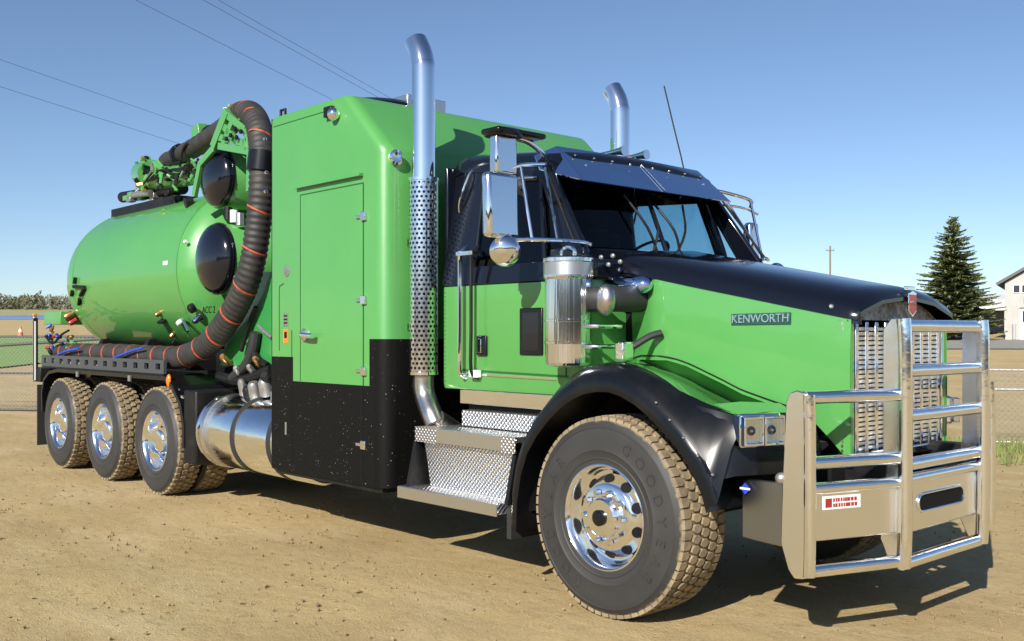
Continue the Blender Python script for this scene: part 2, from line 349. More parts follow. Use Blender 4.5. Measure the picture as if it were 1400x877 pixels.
# ---------------------------------------------------------------- wheels (local axis y, outer face towards -y at y = 0)
def tyre_mesh(name, r, wd, rim, m):
    h = wd; p = [(rim, .02), (rim + .012, .0), (rim + .035, -.002), (rim + .04, -.007), (rim + .046, -.007), (rim + .05, -.003), (rim + (r - rim) * .3, -.008), (rim + (r - rim) * .32, -.012), (rim + (r - rim) * .34, -.009), (rim + (r - rim) * .55, -.012), (r - .065, -.001), (r - .062, -.005), (r - .055, -.004), (r - .05, .004), (r - .025, .018), (r - .012, .035),
                 (r - .014, h - .035), (r - .025, h - .018), (r - .05, h - .004), (rim + (r - rim) * .55, h + .012), (rim + .05, h), (rim, h - .02)]
    mb = MB().lathe(p, (0, 0, 0), (0, 1, 0), 72, caps=False); return mb.mesh(name, M[m], 35)
def block_mesh(name, r, wd, rows, nb, m, gap=.80, lug=False):
    mb = MB(); rw = (wd - .03) / rows
    for k in range(rows):
        yc = .015 + rw * (k + .5); edge = k in (0, rows - 1)
        for j in range(nb):
            a0 = 2 * math.pi * (j + (.5 if k % 2 else 0)) / nb; da = math.pi / nb * (gap if not lug else .66); hw = rw * .43
            ro = r - (.006 if edge else 0); ri = r - .03
            if lug: q = [(-1, -.75), (-.35, -1), (1, -.7), (.8, .75), (.3, 1), (-1, .7)]
            elif edge: q = [(-1, -1), (1, -1), (1, .55), (.45, 1), (-.45, 1), (-1, .55)] if k == 0 else [(-1, 1), (1, 1), (1, -.55), (.45, -1), (-.45, -1), (-1, -.55)]
            else: q = [(-1, -.45), (-.45, -1), (.45, -1), (1, -.45), (1, .45), (.45, 1), (-.45, 1), (-1, .45)]
            def pt(u, v, rad): a = a0 + u * da; return (math.sin(a) * rad, yc + v * hw, math.cos(a) * rad)
            n = len(q); V = [pt(u, v, ri) for u, v in q] + [pt(u * .94, v * .94, ro) for u, v in q]
            mb.add(V, [tuple(range(n, 2 * n))] + [(i, (i + 1) % n, n + (i + 1) % n, n + i) for i in range(n)])
    return mb.mesh(name, M[m], 20)
def lathe_mesh(name, prof, m, seg=64, ang=40): return MB().lathe(prof, (0, 0, 0), (0, 1, 0), seg, caps=False).mesh(name, M[m], ang)
ft = tyre_mesh('tyre', .56, .385, .285, 'tyre_f'); ftr = block_mesh('tread', .563, .385, 5, 62, 'tread', .82)
rt = tyre_mesh('tyre', .53, .275, .285, 'tyre_r'); rtr = block_mesh('tread', .535, .275, 4, 46, 'tread', lug=True)
frim = lathe_mesh('front_wheel', [(.288, .03), (.300, .012), (.300, .002), (.290, -.002), (.280, .006), (.268, .028), (.262, .05), (.252, .085), (.246, .088), (.236, .088), (.205, .055), (.19, .035), (.178, .026), (.115, .026), (.108, .02), (.108, -.012), (.098, -.022), (.0, -.026)], 'alu')
rrim = lathe_mesh('rear_wheel', [(.288, .03), (.300, .012), (.300, .002), (.290, -.002), (.280, .006), (.268, .028), (.262, .06), (.255, .125), (.24, .145), (.205, .155), (.175, .15), (.155, .145), (.128, .145), (.122, .13), (.118, .055), (.105, .035), (.09, .03), (.0, .028)], 'alu')
hole_m = M['interior']
def disc_mesh(name, r, h, m, seg=16, dome=False):
    pr = [(r, .004), (r, -h)] + ([(r * .75, -h * 1.4), (r * .3, -h * 1.6)] if dome else []) + [(.0001, -h * (1.65 if dome else 1))]
    return MB().lathe(pr, (0, 0, 0), (0, 1, 0), seg).mesh(name, m, 40)
nut = disc_mesh('lug_nut', .0165, .032, M['chrome'], 6); handhole = disc_mesh('hand_hole', .031, .004, hole_m); capb = disc_mesh('hub_cap', .045, .012, M['plastic'], 20, True)
dimple = disc_mesh('hand_hole_rim', .041, .0025, M['alu'], 20)
def wheel(x, y, z, side, front):
    rot = (0, 0, 0) if side < 0 else (0, 0, math.pi)
    o = inst('front_wheel' if front else 'rear_wheel', frim if front else rrim, T, Vector((x, y, z)) + OFF, rot)
    inst('tyre', ft if front else rt, o); inst('tread', ftr if front else rtr, o)
    if front or side < 0:
        a_ = .3 if front else .15 + x
        for k in range(10):
            a = a_ + 2 * math.pi * k / 10; yy = .018 if front else .14
            inst('lug_nut', nut, o, (.143 * math.sin(a), yy, .143 * math.cos(a)))
            a += math.pi / 10
            if front: h = inst('hand_hole', handhole, o, (.212 * math.sin(a), .058, .212 * math.cos(a)), (-R(42) * math.cos(a) * 1.0, 0, R(42) * math.sin(a)))
            else: inst('hand_hole', handhole, o, (.207 * math.sin(a), .152, .207 * math.cos(a)))
        if front: inst('hub_cap', capb, o, (0, -.026, 0))
    return o
for s in (-1, 1):
    wheel(0, s * 1.225, .556, s, True)
    for x in (-5.95, -7.32, -8.69):
        o = wheel(x, s * 1.25, .525, s, False)
        inst('inner_tyre', rt, o, (0, .315, 0)); inst('inner_tread', rtr, o, (0, .315, 0))
# raised lettering on the near steer tyre
fw = [o for o in T.children if o.name.startswith('front_wheel') and o.location.y < 0][0]
def arc_text(s, a_mid, step, rad, size):
    for i, ch in enumerate(s):
        a = a_mid + (i - (len(s) - 1) / 2) * step; c = Vector((math.sin(a) * rad, -.0125, math.cos(a) * rad))
        text('sidewall_letter', ch, size, .002, M['tyre_f'], fw, c, (math.cos(a), 0, -math.sin(a)), (math.sin(a), 0, math.cos(a)))
arc_text('GOODYEAR', R(258), R(15), .425, .085)
arc_text('GOODYEAR', R(78), R(15), .425, .085)

# ---------------------------------------------------------------- chassis
mb = MB()
for s in (-1, 1): mb.box(-9.6, 1.05, s * .43 - .045, s * .43 + .045, .72, 1.0)
for x in (-9.5, -8.0, -6.6, -4.6, -3.0, -1.2, .6): mb.box(x - .06, x + .06, -.385, .385, .76, .96)
P(mb, 'chassis_frame', 'satin', bev=.006)
for x in (0, -5.95, -7.32, -8.69):
    mb = MB().cyl((x, -.9, .53), (x, .9, .53), .075, 16)
    if x: mb.sphere((x, 0, .55), .22, 16, 8)
    P(mb, 'axle', 'satin')
for s in (-1, 1): P(MB().tube([(-.65, s * .43, .74), (-.3, s * .43, .66), (0, s * .43, .64), (.3, s * .43, .66), (.7, s * .43, .74)], .04, 8, 4), 'leaf_spring', 'satin')
P(MB().box(-1.6, .45, -.36, .36, .62, 1.25), 'engine_block', 'interior', bev=.03)
P(MB().box(-5.1, -2.2, -.40, .40, .50, .72), 'transfer_case', 'interior', bev=.04)
P(MB().cyl((-1.9, 0, .62), (-5.8, 0, .56), .06, 12), 'drive_shaft', 'satin')

# ---------------------------------------------------------------- vacuum tank
TZ, TR = 2.25, .915
prof = []
for k in range(13):
    a = math.pi / 2 * k / 12; prof.append((TR * math.sin(a) ** .62 if k else .001, -9.22 - .80 * math.cos(a) ** 1.0))
for k in range(13):
    a = math.pi / 2 * k / 12; prof.append((TR * math.cos(a) ** .8 if k < 12 else .001, -6.22 + .42 * math.sin(a)))
tank = P(MB().lathe(prof, (0, 0, TZ), (1, 0, 0), 72), 'vacuum_tank', 'green', ang=60)
for x in (-9.22, -6.22):
    P(MB().lathe([(TR - .004, -.03), (TR + .005, -.028), (TR + .006, .028), (TR - .004, .03)], (x, 0, TZ), (1, 0, 0), 72, caps=False), 'weld_band', 'green', tank)
P(MB().box(-9.3, -5.7, -.5, .5, 1.0, 1.42), 'tank_cradle', 'satin', bev=.01)
for x in (-9.0, -7.6, -6.2):
    P(MB().extr([(x - .05, -.8, 1.2), (x - .05, .8, 1.2), (x - .05, .62, 1.52), (x - .05, -.62, 1.52)], (.1, 0, 0)), 'saddle', 'satin')
def surf(x, ang, out=0):                       # a point on the tank's skin, angle from straight up towards the near side
    return Vector((x, -(TR + out) * math.sin(ang), TZ + (TR + out) * math.cos(ang)))
def nrm(ang): return Vector((0, -math.sin(ang), math.cos(ang)))
# small fittings seen on the skin
def tank_at(px, py):                           # where the photo ray meets the tank's cylinder
    v = ray(px, py); o = CAM - Vector((0, 0, TZ)); a = v.y ** 2 + v.z ** 2; b = 2 * (o.y * v.y + o.z * v.z); c = o.y ** 2 + o.z ** 2 - TR ** 2
    q = b * b - 4 * a * c
    t = (-b - math.sqrt(max(0, q))) / (2 * a); p = CAM + v * t
    return p, Vector((0, p.y, p.z - TZ)).normalized()
def on_tank(name, px, py, r, h, m, box=None):
    p, n = tank_at(px, py)
    if box: t = Vector((1, 0, 0)); u = n.cross(t); return P(MB().obox(p + n * h * .5, t * box[0], u * box[1], n * h * .6), name, m, tank, bev=.003)
    return P(MB().lathe([(r, -.01), (r, h * .7), (r * .7, h)], p, n, 14), name, m, tank)
on_tank('sight_plug', 264, 421, .05, .05, 'satin'); on_tank('sight_plug', 247, 440, .028, .05, 'white'); on_tank('valve', 274, 434, .035, .09, 'chrome')
on_tank('valve', 219, 428, .028, .06, 'brass'); on_tank('valve_handle', 224, 438, 0, .05, 'satin', (.07, .015)); on_tank('valve', 237, 457, .028, .05, 'brass')
on_tank('valve_handle', 243, 469, 0, .04, 'satin', (.02, .06)); on_tank('decal', 226, 360, 0, .003, 'white', (.055, .022)); on_tank('marker_lamp', 254, 331, .018, .02, 'white')
for a_, b_ in (((105, 380), (104, 388)), ((103, 392), (118, 393)), ((118, 393), (112, 404)), ((101, 398), (100, 404)), ((111, 408), (110, 416))):
    pa, na = tank_at(*a_); pb, nb_ = tank_at(*b_); P(MB().cyl(pa + na * .02, pb + nb_ * .02, .022, 8), 'latch_bar', 'satin', tank)
on_tank('door_clamp', 98, 430, .05, .1, 'brass'); on_tank('door_clamp', 103, 438, .04, .09, 'red')
p, n = tank_at(286, 424); TX('tank_stencil', 'ACC 2', .10, .002, 'interior', tank, p + n * .006 + Vector((0, 0, 0)), (1, 0, 0), Vector((0, 0, 1)))
p, n = tank_at(256, 443); P(MB().tube([p, p + Vector((.12, -.10, .05)), p + Vector((.28, -.12, -.08))], .012, 8, 4), 'lever', 'chrome', tank)

# deck rail with square holes, near and far
for s in (-1, 1):
    y = s * 1.2; mb = MB(); x0, x1, nh = -9.45, -5.85, 13; st = (x1 - x0) / nh; hw = st * .20; za, zb, zc, zd = 1.185, 1.225, 1.285, 1.32
    for k in range(nh):
        a = x0 + st * k; c = a + st / 2; ov = [(a, y, za), (a + st, y, za), (a + st, y, zd), (a, y, zd)]
        iv = [(c - hw, y, zb), (c + hw, y, zb), (c + hw, y, zc), (c - hw, y, zc)]
        mb.ring_panel(ov, iv, (0, -s * .03, 0))
    rail = P(mb, 'deck_rail', mat('rail grey %d' % s, (.05, .055, .06), .45), ang=30)
    P(MB().box(-9.45, -5.85, min(y, y - s * .42), max(y, y - s * .42), 1.165, 1.183), 'deck_plate', 'satin', rail)
    # fenders over the rear wheels
    out = [(-9.36, .62), (-9.38, .85), (-9.3, 1.03), (-9.1, 1.13), (-8.8, 1.165), (-5.75, 1.165), (-5.58, 1.08), (-5.40, .92), (-5.33, .72), (-5.33, .50)]
    inn = [(-9.33, .62), (-9.345, .85), (-9.27, 1.01), (-9.09, 1.095), (-8.8, 1.125), (-5.77, 1.125), (-5.61, 1.05), (-5.44, .90), (-5.37, .70), (-5.37, .50)]
    mb = MB(); ring = out + inn[::-1]; n_ = len(out)
    mb.loft([[(x, s * 1.23, z) for x, z in out], [(x, s * .70, z) for x, z in out]], closed=False)
    mb.loft([[(x, s * 1.23, z) for x, z in inn], [(x, s * .70, z) for x, z in inn]], closed=False)
    mb.loft([[(x, s * 1.23, z) for x, z in out], [(x, s * 1.23, z) for x, z in inn]], closed=False)
    fd = P(mb, 'rear_fender', 'plastic')
    P(MB().box(-5.36, -5.10, min(s * 1.22, s * .66), max(s * 1.22, s * .66), .36, 1.05), 'fender_skirt', 'satin', fd, bev=.02)
    P(MB().box(-9.50, -9.48, min(s * 1.24, s * .70), max(s * 1.24, s * .70), .20, .95), 'mud_flap', 'rubber', fd)
    for x in (-8.1, -6.6): P(MB().box(x - .03, x + .03, s * 1.238 - .008, s * 1.238 + .008, 1.09, 1.15), 'fender_bracket', 'silver', fd)
    if s < 0:
        P(MB().sphere(PY(231, 521, -1.22), .05, 12, 8, (.7, .5, 1.3)), 'marker_lamp', 'amber', fd)
        for q in ((242, 536), (247, 546)): P(MB().sphere(PY(*q, -1.18), .055, 10, 6, (1.2, .7, .8)), 'bracket_casting', 'silver', fd)
# rear light post and green tailgate box
post = P(MB().box(-9.73, -9.69, -1.22, -1.18, .98, 1.80), 'rear_post', 'silver', bev=.006)
P(MB().box(-9.73, -9.69, -1.225, -1.175, 1.80, 1.84), 'marker_lamp', 'amber', post, bev=.01)
P(MB().box(-9.67, -9.65, -1.23, -1.18, 1.0, 1.78), 'reflective_strip', 'satin', post)
P(MB().box(-9.645, -9.635, -1.225, -1.21, 1.0, 1.74), 'reflective_strip', 'white', post)
a = PY(60, 431, -.95); P(MB().box(a.x, a.x + .62, -.95, .95, 1.70, 1.87), 'tailgate_box', 'green', bev=.01)
P(MB().box(-9.75, -9.5, -1.2, 1.2, .98, 1.16), 'rear_bumper', 'satin', bev=.01)
rv = random.Random(12)
for i in range(26):
    q = PY(rv.uniform(66, 100), rv.uniform(446, 488), rv.uniform(-1.12, -.92)); s_ = rv.uniform(.014, .028); d_ = Vector((rv.uniform(-1, 1), rv.uniform(-1, 1), rv.uniform(-1, 1))).normalized()
    P(MB().lathe([(s_ * .7, -s_ * 1.6), (s_, -s_), (s_, s_ * .8), (s_ * .6, s_), (s_ * .6, s_ * 2)], q, d_, 8), 'valve_fitting', rv.choice(('satin', 'satin', 'satin', 'silver', 'silver', 'brass', 'red', 'blue', 'silver', 'green')))
for pts, c in ((((62, 460), (72, 470), (84, 458), (94, 452)), 'satin'), (((74, 490), (82, 484), (92, 480), (108, 477)), 'blue'), (((66, 496), (70, 486), (78, 474), (86, 470)), 'satin'), (((150, 492), (165, 486), (180, 480), (195, 476)), 'blue')):
    P(MB().tube([PY(x, y, -1.16 if c == 'blue' else -1.08) for x, y in pts], .014, 8, 5), 'hydraulic_line', c)

# ---------------------------------------------------------------- hose
hp = [PY(84, 482, -1.0), PY(120, 483, -1.0), PY(170, 485, -1.0), PY(215, 488, -1.02), PY(250, 488, -1.04), PY(283, 472, -1.06), PY(310, 440, -1.07), PY(332, 400, -1.07), PY(346, 355, -1.06), PY(354, 300, -1.04),
      PY(358, 250, -1.02), PY(358, 205, -.98), PY(353, 172, -.92), PY(342, 155, -.80), PY(325, 158, -.65), PY(312, 172, -.50)]
hp = [Vector(p) for p in hp]
sp = spline(hp, 40); acc = [0]
for i in range(1, len(sp)): acc.append(acc[-1] + (sp[i] - sp[i - 1]).length)
def resample(step):
    out = []; k = 0; d_ = 0
    while d_ < acc[-1]:
        while acc[k + 1] < d_: k += 1
        t = (d_ - acc[k]) / max(1e-6, acc[k + 1] - acc[k]); out.append(sp[k].lerp(sp[k + 1], t)); d_ += step
    return out
HR = .110
hs_ = resample(.014)
hose = P(MB().tube(hs_, HR, 22, 0, rad=lambda i: HR + (.005 if (i // 2) % 2 else -.003)), 'suction_hose', 'hose', ang=60)
for i in range(14, len(hs_) - 6, 25):
    t = (hs_[i + 1] - hs_[i - 1]).normalized(); t2 = (t + Vector((.35, .3, .32 if i % 2 else .22))).normalized()
    P(MB().lathe([(HR + .001, -.008), (HR + .0085, -.007), (HR + .0085, .007), (HR + .001, .008)], hs_[i], t2, 28, caps=False), 'orange_band', 'orange', hose)
c = PY(360, 222, -1.0); P(MB().lathe([(.125, -.09), (.138, -.085), (.138, .085), (.125, .09)], c, (.05, .1, 1), 26), 'hose_coupling', 'plastic', hose)
for q in ((362, 190), (364, 236), (363, 262)): P(MB().sphere(PY(*q, -1.15), .018, 8, 6), 'coupling_bolt', 'chrome', hose)

# ---------------------------------------------------------------- cyclone canisters with black domes
def canister(px, py, y, r, yfar, bulge):
    c = PY(px, py, y)
    k = P(MB().lathe([(r - .004, 0), (r, .004), (r, yfar - y)], c, (0, 1, 0), 48), 'canister', 'green', ang=50)
    pr = [(r * math.sin(math.pi / 2 * j / 10) + (.001 if j == 0 else 0), -bulge * math.cos(math.pi / 2 * j / 10)) for j in range(11)] + [(r, .02)]
    P(MB().lathe(pr, c - Vector((0, .002, 0)), (0, 1, 0), 48), 'dome_cover', 'black', k, ang=60)
    P(MB().lathe([(r - .004, -.012), (r + .008, -.010), (r + .008, .010), (r - .004, .012)], c + Vector((0, .012, 0)), (0, 1, 0), 48, caps=False), 'clamp_ring', 'plastic', k)
    return c, k
c1, k1 = canister(299, 243, -.74, .30, .75, .13)
c2, k2 = canister(296, 354, -.84, .345, .85, .145)
P(MB().cyl((c1.x + .05, -.2, c2.z + .2), (c1.x + .05, -.2, c1.z), .13, 20), 'riser_pipe', 'green'); P(MB().cyl((c1.x, .45, c2.z), (c1.x, .45, c1.z), .13, 20), 'riser_pipe', 'green')
for px, py, m_ in ((320, 296, 'white'), (328, 300, 'silver'), (312, 292, 'satin')):
    q = PY(px, py, -.70); P(MB().cyl(q - Vector((0, 0, .06)), q + Vector((0, 0, .06)), .04, 10), 'pressure_valve', m_)
P(MB().box(-5.75, -4.85, -.62, .62, 1.0, 1.95), 'pump_housing', 'satin', bev=.03)
P(MB().extr([PY(350, 372, -.9), PY(372, 372, -.9), PY(372, 500, -.9), PY(300, 500, -.9)], (0, .02, 0)), 'splash_panel', mat('dark green', (.03, .22, .05), .4, 0, .5))
# boom on top of the tank
def bp(px, py, y): return PY(px, py, y)
boom = P(MB().tube([bp(308, 228, -.35), bp(262, 238, -.35), bp(225, 244, -.35), bp(204, 246, -.35)], .13, 20, 3), 'boom_arm', 'green')
P(MB().tube([bp(310, 262, -.30), bp(280, 250, -.32), bp(250, 240, -.34), bp(215, 228, -.36), bp(200, 226, -.36)], .07, 14, 3), 'boom_strut', 'green', boom)
P(MB().cyl(bp(206, 238, -.42), bp(196, 238, -.30), .15, 20), 'boom_end_flange', 'green', boom)
bh = [bp(312, 172, -.50), bp(296, 183, -.45), bp(275, 197, -.40), bp(252, 210, -.36), bp(228, 222, -.33)]
hh = P(MB().tube(bh, .105, 20, 6, rad=lambda i: .105 + (.005 if i % 2 else -.004)), 'boom_hose', 'hose', ang=60)
for (x, y) in ((247, 212), (290, 187)): c = bp(x, y, -.38); P(MB().lathe([(.108, -.03), (.125, -.028), (.125, .028), (.108, .03)], c, bp(228, 222, -.33) - bp(275, 197, -.40), 20, caps=False), 'hose_clamp', 'satin', hh)
P(MB().tube([bp(246, 228, -.5), bp(250, 205, -.5), bp(258, 196, -.5), bp(268, 205, -.45)], .016, 8, 4), 'hydraulic_line', 'satin', boom)
q = bp(273, 181, -.3); P(MB().obox(q, (.09, 0, .02), (0, .06, 0), (-.02, 0, .07)), 'boom_lamp', 'green', boom, bev=.01)
rg = random.Random(5)
for i in range(26):
    q = bp(rg.uniform(184, 206), rg.uniform(218, 262), rg.uniform(-.5, -.25)); s_ = rg.uniform(.02, .05); c = rg.choice(('satin', 'satin', 'plastic', 'silver', 'green', 'green', 'brass'))
    d_ = Vector((rg.uniform(-1, 1), rg.uniform(-1, 1), rg.uniform(-1, 1))).normalized()
    P(MB().cyl(q - d_ * s_ * 1.5, q + d_ * s_ * 1.5, s_ * .8, 8), 'valve_fitting', c, boom)
for i in range(46):
    q = bp(rg.uniform(186, 285), 0, -.4); u = rg.random(); q = bp(190 + 90 * u, rg.uniform(226, 262) - 8 * u, rg.uniform(-.62, -.42)); s_ = rg.uniform(.012, .028); d_ = Vector((rg.uniform(-1, 1), rg.uniform(-.4, .4), rg.uniform(-1, 1))).normalized()
    P(MB().cyl(q - d_ * s_ * 2.5, q + d_ * s_ * 2.5, s_ * .8, 8), 'boom_fitting', rg.choice(('satin', 'satin', 'green', 'green', 'silver', 'plastic')), boom)
for k in range(5):
    a_ = bp(196 + 6 * k, 252 - 3 * k, -.5); b_ = bp(262 + 7 * k, 232 - 5 * k, -.5); P(MB().tube([a_, a_.lerp(b_, .35) + Vector((0, -.04, .10 - .03 * k)), a_.lerp(b_, .7) + Vector((0, -.05, -.04)), b_], .012, 7, 5), 'hydraulic_line', 'satin', boom)
P(MB().cyl(bp(168, 270, -.3), bp(250, 258, -.3), .07, 14), 'hydraulic_cylinder', 'satin', boom)
P(MB().cyl(bp(182, 267, -.42), bp(206, 264, -.42), .04, 12), 'hydraulic_cylinder', 'silver', boom)
for i in range(12):
    q = bp(rg.uniform(170, 260), rg.uniform(262, 276), -.35); P(MB().obox(q, (.06, 0, 0), (0, .04, 0), (0, 0, .03)), 'manifold_block', rg.choice(('satin', 'green', 'plastic', 'silver')), boom, bev=.005)
P(MB().box(-9.3, -7.4, -.40, .30, TZ + TR - .14, TZ + TR + .012), 'walkway', 'satin', tank, bev=.01)
q = bp(253, 278, -.62); P(MB().cyl(q, q + Vector((.02, .08, .02)), .06, 14), 'hose_reel', 'satin', tank)
# green lattice bracket carrying the hose elbow
br = []
def bar(a, b, wd=.035, th=.02, m_='green', parent=None, name='bracket_bar'):
    a, b = Vector(a), Vector(b); d_ = b - a; u = d_.normalized(); v = u.cross(Vector((0, 1, 0))).normalized(); w_ = u.cross(v)
    return P(MB().obox((a + b) / 2, d_ / 2, v * wd, w_ * th), name, m_, parent, bev=.004)
yb = -.86
bk = bar(bp(293, 202, yb), bp(312, 152, yb), .05, .03, name='hose_bracket')
for a_, b_ in (((312, 158), (336, 178)), ((336, 178), (345, 205)), ((300, 188), (336, 196)), ((306, 172), (326, 196)), ((318, 168), (306, 198)), ((330, 165), (332, 150)), ((336, 190), (338, 208)), ((345, 205), (352, 188)), ((352, 188), (358, 182)), ((300, 200), (345, 208)), ((293, 203), (275, 224)), ((342, 210), (341, 262)), ((275, 222), (266, 268))):
    bar(bp(*a_, yb), bp(*b_, yb), .035, .02, parent=bk)
P(MB().cyl(bp(309, 172, -.66), bp(309, 148, -.66), .03, 10), 'limit_switch', 'white', bk); P(MB().cyl(bp(314, 170, -.66), bp(314, 143, -.66), .025, 10), 'limit_switch', 'green', bk)
for a_ in ((314, 185), (322, 188), (308, 190), (328, 180), (320, 176)): q = bp(*a_, yb - .06); P(MB().cyl(q, q + Vector((0, .02, 0)), .022, 8), 'bracket_pin', 'satin', bk)
# plumbing in the gap behind the cabinet
for pts, r_, c in ((((318, 518), (336, 500), (346, 478), (350, 455)), .05, 'rubber'), (((372, 462), (360, 452), (354, 446)), .018, 'silver'), (((330, 480), (342, 440), (350, 420)), .02, 'satin'), (((300, 515), (330, 520), (372, 505)), .045, 'satin'), (((340, 470), (352, 490), (366, 500)), .03, 'satin')):
    P(MB().tube([PY(x, y, -.95) for x, y in pts], r_, 10, 5), 'coolant_pipe', c)
for (x, y, r_, c) in ((308, 492, .035, 'brass'), (352, 495, .028, 'brass'), (326, 508, .03, 'silver'), (366, 518, .05, 'satin'), (344, 506, .028, 'silver')):
    q = PY(x, y, -.98); P(MB().lathe([(r_, -.06), (r_, .05), (r_ * .6, .07)], q, (.3, -.5, .4), 12), 'pipe_fitting', c)

# ---------------------------------------------------------------- fuel tank
fz, fy, fr_ = .68, -.93, .335
for s in (-1, 1):
    fx0, fx1 = -5.02, -3.25
    ftk = P(MB().lathe([(.001, 0), (fr_ - .04, .01), (fr_ - .012, .018), (fr_, .04), (fr_, fx1 - fx0 - .04), (fr_ - .02, fx1 - fx0), (.001, fx1 - fx0)], (fx0, s * -fy, fz), (1, 0, 0), 56), 'fuel_tank', 'alu', ang=40)
    for x in (fx0 + .14, fx0 + .72, fx0 + 1.35):
        P(MB().lathe([(fr_ - .001, -.03), (fr_ + .008, -.028), (fr_ + .008, .028), (fr_ - .001, .03)], (x, s * -fy, fz), (1, 0, 0), 56, caps=False), 'tank_strap', 'alu_soft' if x < fx0 + .2 else 'rubber', ftk)
    for x in (fx0 + .05,): P(MB().lathe([(fr_ - .004, -.012), (fr_ + .010, -.010), (fr_ + .010, .010), (fr_ - .004, .012)], (x, s * -fy, fz), (1, 0, 0), 56, caps=False), 'rim_bead', 'chrome', ftk)
    P(MB().cyl((fx0 + .9, s * .93, fz + fr_ - .02), (fx0 + .9, s * .93, fz + fr_ + .06), .055, 16), 'filler_cap', 'silver', ftk)
    P(MB().box(-5.0, -3.3, min(s * .47, s * .7), max(s * .47, s * .7), .70, .95), 'tank_bracket', 'satin', ftk)
for (x, y, c, r_) in ((332, 530, 'silver', .04), (348, 534, 'silver', .055), (363, 530, 'silver', .06), (340, 540, 'satin', .05)):
    q = PY(x, y, -.98); P(MB().lathe([(r_, -.07), (r_, .05), (r_ * .7, .08)], q, (.2, -.3, 1), 14), 'filter_head', c)

# ---------------------------------------------------------------- equipment cabinet behind the cab
BY = 1.27; bx0, bx1, bxa = -3.59, -2.03, -2.50; bz0, bzs, bzt = .50, 2.90, 3.34; cr = .10
def corner_ring(x1, z, rad, x0=bx0, hw=BY):
    pts = [(x0, -hw, z)]
    for k in range(7): a = math.pi / 2 * k / 6; pts.append((x1 - rad + rad * math.sin(a), -hw + rad - rad * math.cos(a), z))
    for k in range(7): a = math.pi / 2 * k / 6; pts.append((x1 - rad + rad * math.cos(a), hw - rad + rad * math.sin(a), z))
    return pts + [(x0, hw, z)]
cab_box = P(MB().loft([corner_ring(bx1, bz0, cr), corner_ring(bx1, bzs - .04, cr), corner_ring(bx1 - .015, bzs, cr), corner_ring(bx1 - .04, bzs + .03, cr), corner_ring(bxa + .05, bzt - .04, .09), corner_ring(bxa + .01, bzt - .01, .08, hw=BY - .01), corner_ring(bxa - .04, bzt, .08, hw=BY - .03)]), 'equipment_cabinet', 'green', ang=28)
# grit coating on the lower part, 4 mm proud, stepped like the photo
e = .004
def clad(x0, x1, z0, z1, name='lower_cladding'): return P(MB().box(x0, x1, -BY - e, -BY - .0005, z0, z1), name, 'coating', cab_box)
clad(bx0, -3.262, bz0 - .01, 1.395); clad(-3.26, -2.302, bz0 - .01, 1.205); clad(-2.298, -2.132, bz0 - .01, 1.205); clad(-2.20, -2.132, 1.207, 1.54)
ring = lambda z, o: [(bx1 - cr + (cr + o) * math.sin(math.pi / 2 * k / 8), -BY + cr - (cr + o) * math.cos(math.pi / 2 * k / 8), z) for k in range(9)]
P(MB().loft([ring(bz0 - .01, e + .0005), ring(1.54, e + .0005)], closed=False), 'lower_cladding', 'coating', cab_box)
P(MB().box(bx1, bx1 + e, -BY + cr, BY - cr, bz0 - .01, 1.54), 'lower_cladding', 'coating', cab_box)
P(MB().box(bx0 + .02, bx1 - .06, -BY + .03, BY - .03, bz0 - .05, bz0 - .005), 'cabinet_floor', 'satin', cab_box)
P(MB().box(bx0 - .012, bx0, -BY, BY, bz0, bzt - .02), 'rear_edge', 'satin', cab_box)
# door outline, drip rail, hinges, handle
def strip(a, b, wd, th, m_, name, y=-BY, parent=None):
    a, b = Vector(a), Vector(b); d_ = (b - a); u = d_.normalized(); v = Vector((0, 1, 0)).cross(u)
    return P(MB().obox((a + b) / 2 + Vector((0, -th * .5, 0)), d_ / 2, v * wd, (0, th * .5 + .0005, 0)), name, m_, parent or cab_box)
seamg = mat('seam green', (.012, .09, .016), .6)
dx0, dx1, dz1 = -3.15, -2.28, 2.66
strip((dx0, -BY, 1.21), (dx0, -BY, dz1), .0045, .0015, seamg, 'door_seam'); strip((dx1, -BY, 1.207), (dx1, -BY, dz1), .006, .003, seamg, 'door_seam'); strip((dx1 - .02, -BY, .5), (dx1 - .02, -BY, 1.2), .004, .0055, 'satin', 'door_seam'); strip((dx0, -BY, dz1), (dx1, -BY, dz1), .0045, .0015, seamg, 'door_seam')
strip((bx0 + .02, -BY, 3.255), (-2.75, -BY, 3.255), .003, .002, seamg, 'roof_seam')
dr = strip((-3.19, -BY, 2.72), (-2.28, -BY, 2.72), .010, .035, 'green', 'drip_rail')
for z in (2.42, 1.82, 1.31, .78):
    h = P(MB().box(dx1 - .015, dx1 + .045, -BY - .022, -BY - .001, z - .032, z + .032), 'hinge', 'chrome', cab_box, bev=.005)
    P(MB().box(dx1 - .085, dx1 - .015, -BY - .014, -BY - .001, z - .012, z + .012), 'hinge', 'alu_soft', cab_box, bev=.004)
hp_ = Vector((-3.08, -BY, 1.57)); P(MB().lathe([(.05, 0), (.05, .015), (.04, .02)], hp_, (0, -1, 0), 20), 'handle_base', 'alu_soft', cab_box)
P(MB().tube([hp_ + Vector((0, -.02, 0)), hp_ + Vector((.02, -.05, 0)), hp_ + Vector((.12, -.06, -.005)), hp_ + Vector((.20, -.055, -.008))], .021, 10, 4), 'door_handle', 'chrome', cab_box)
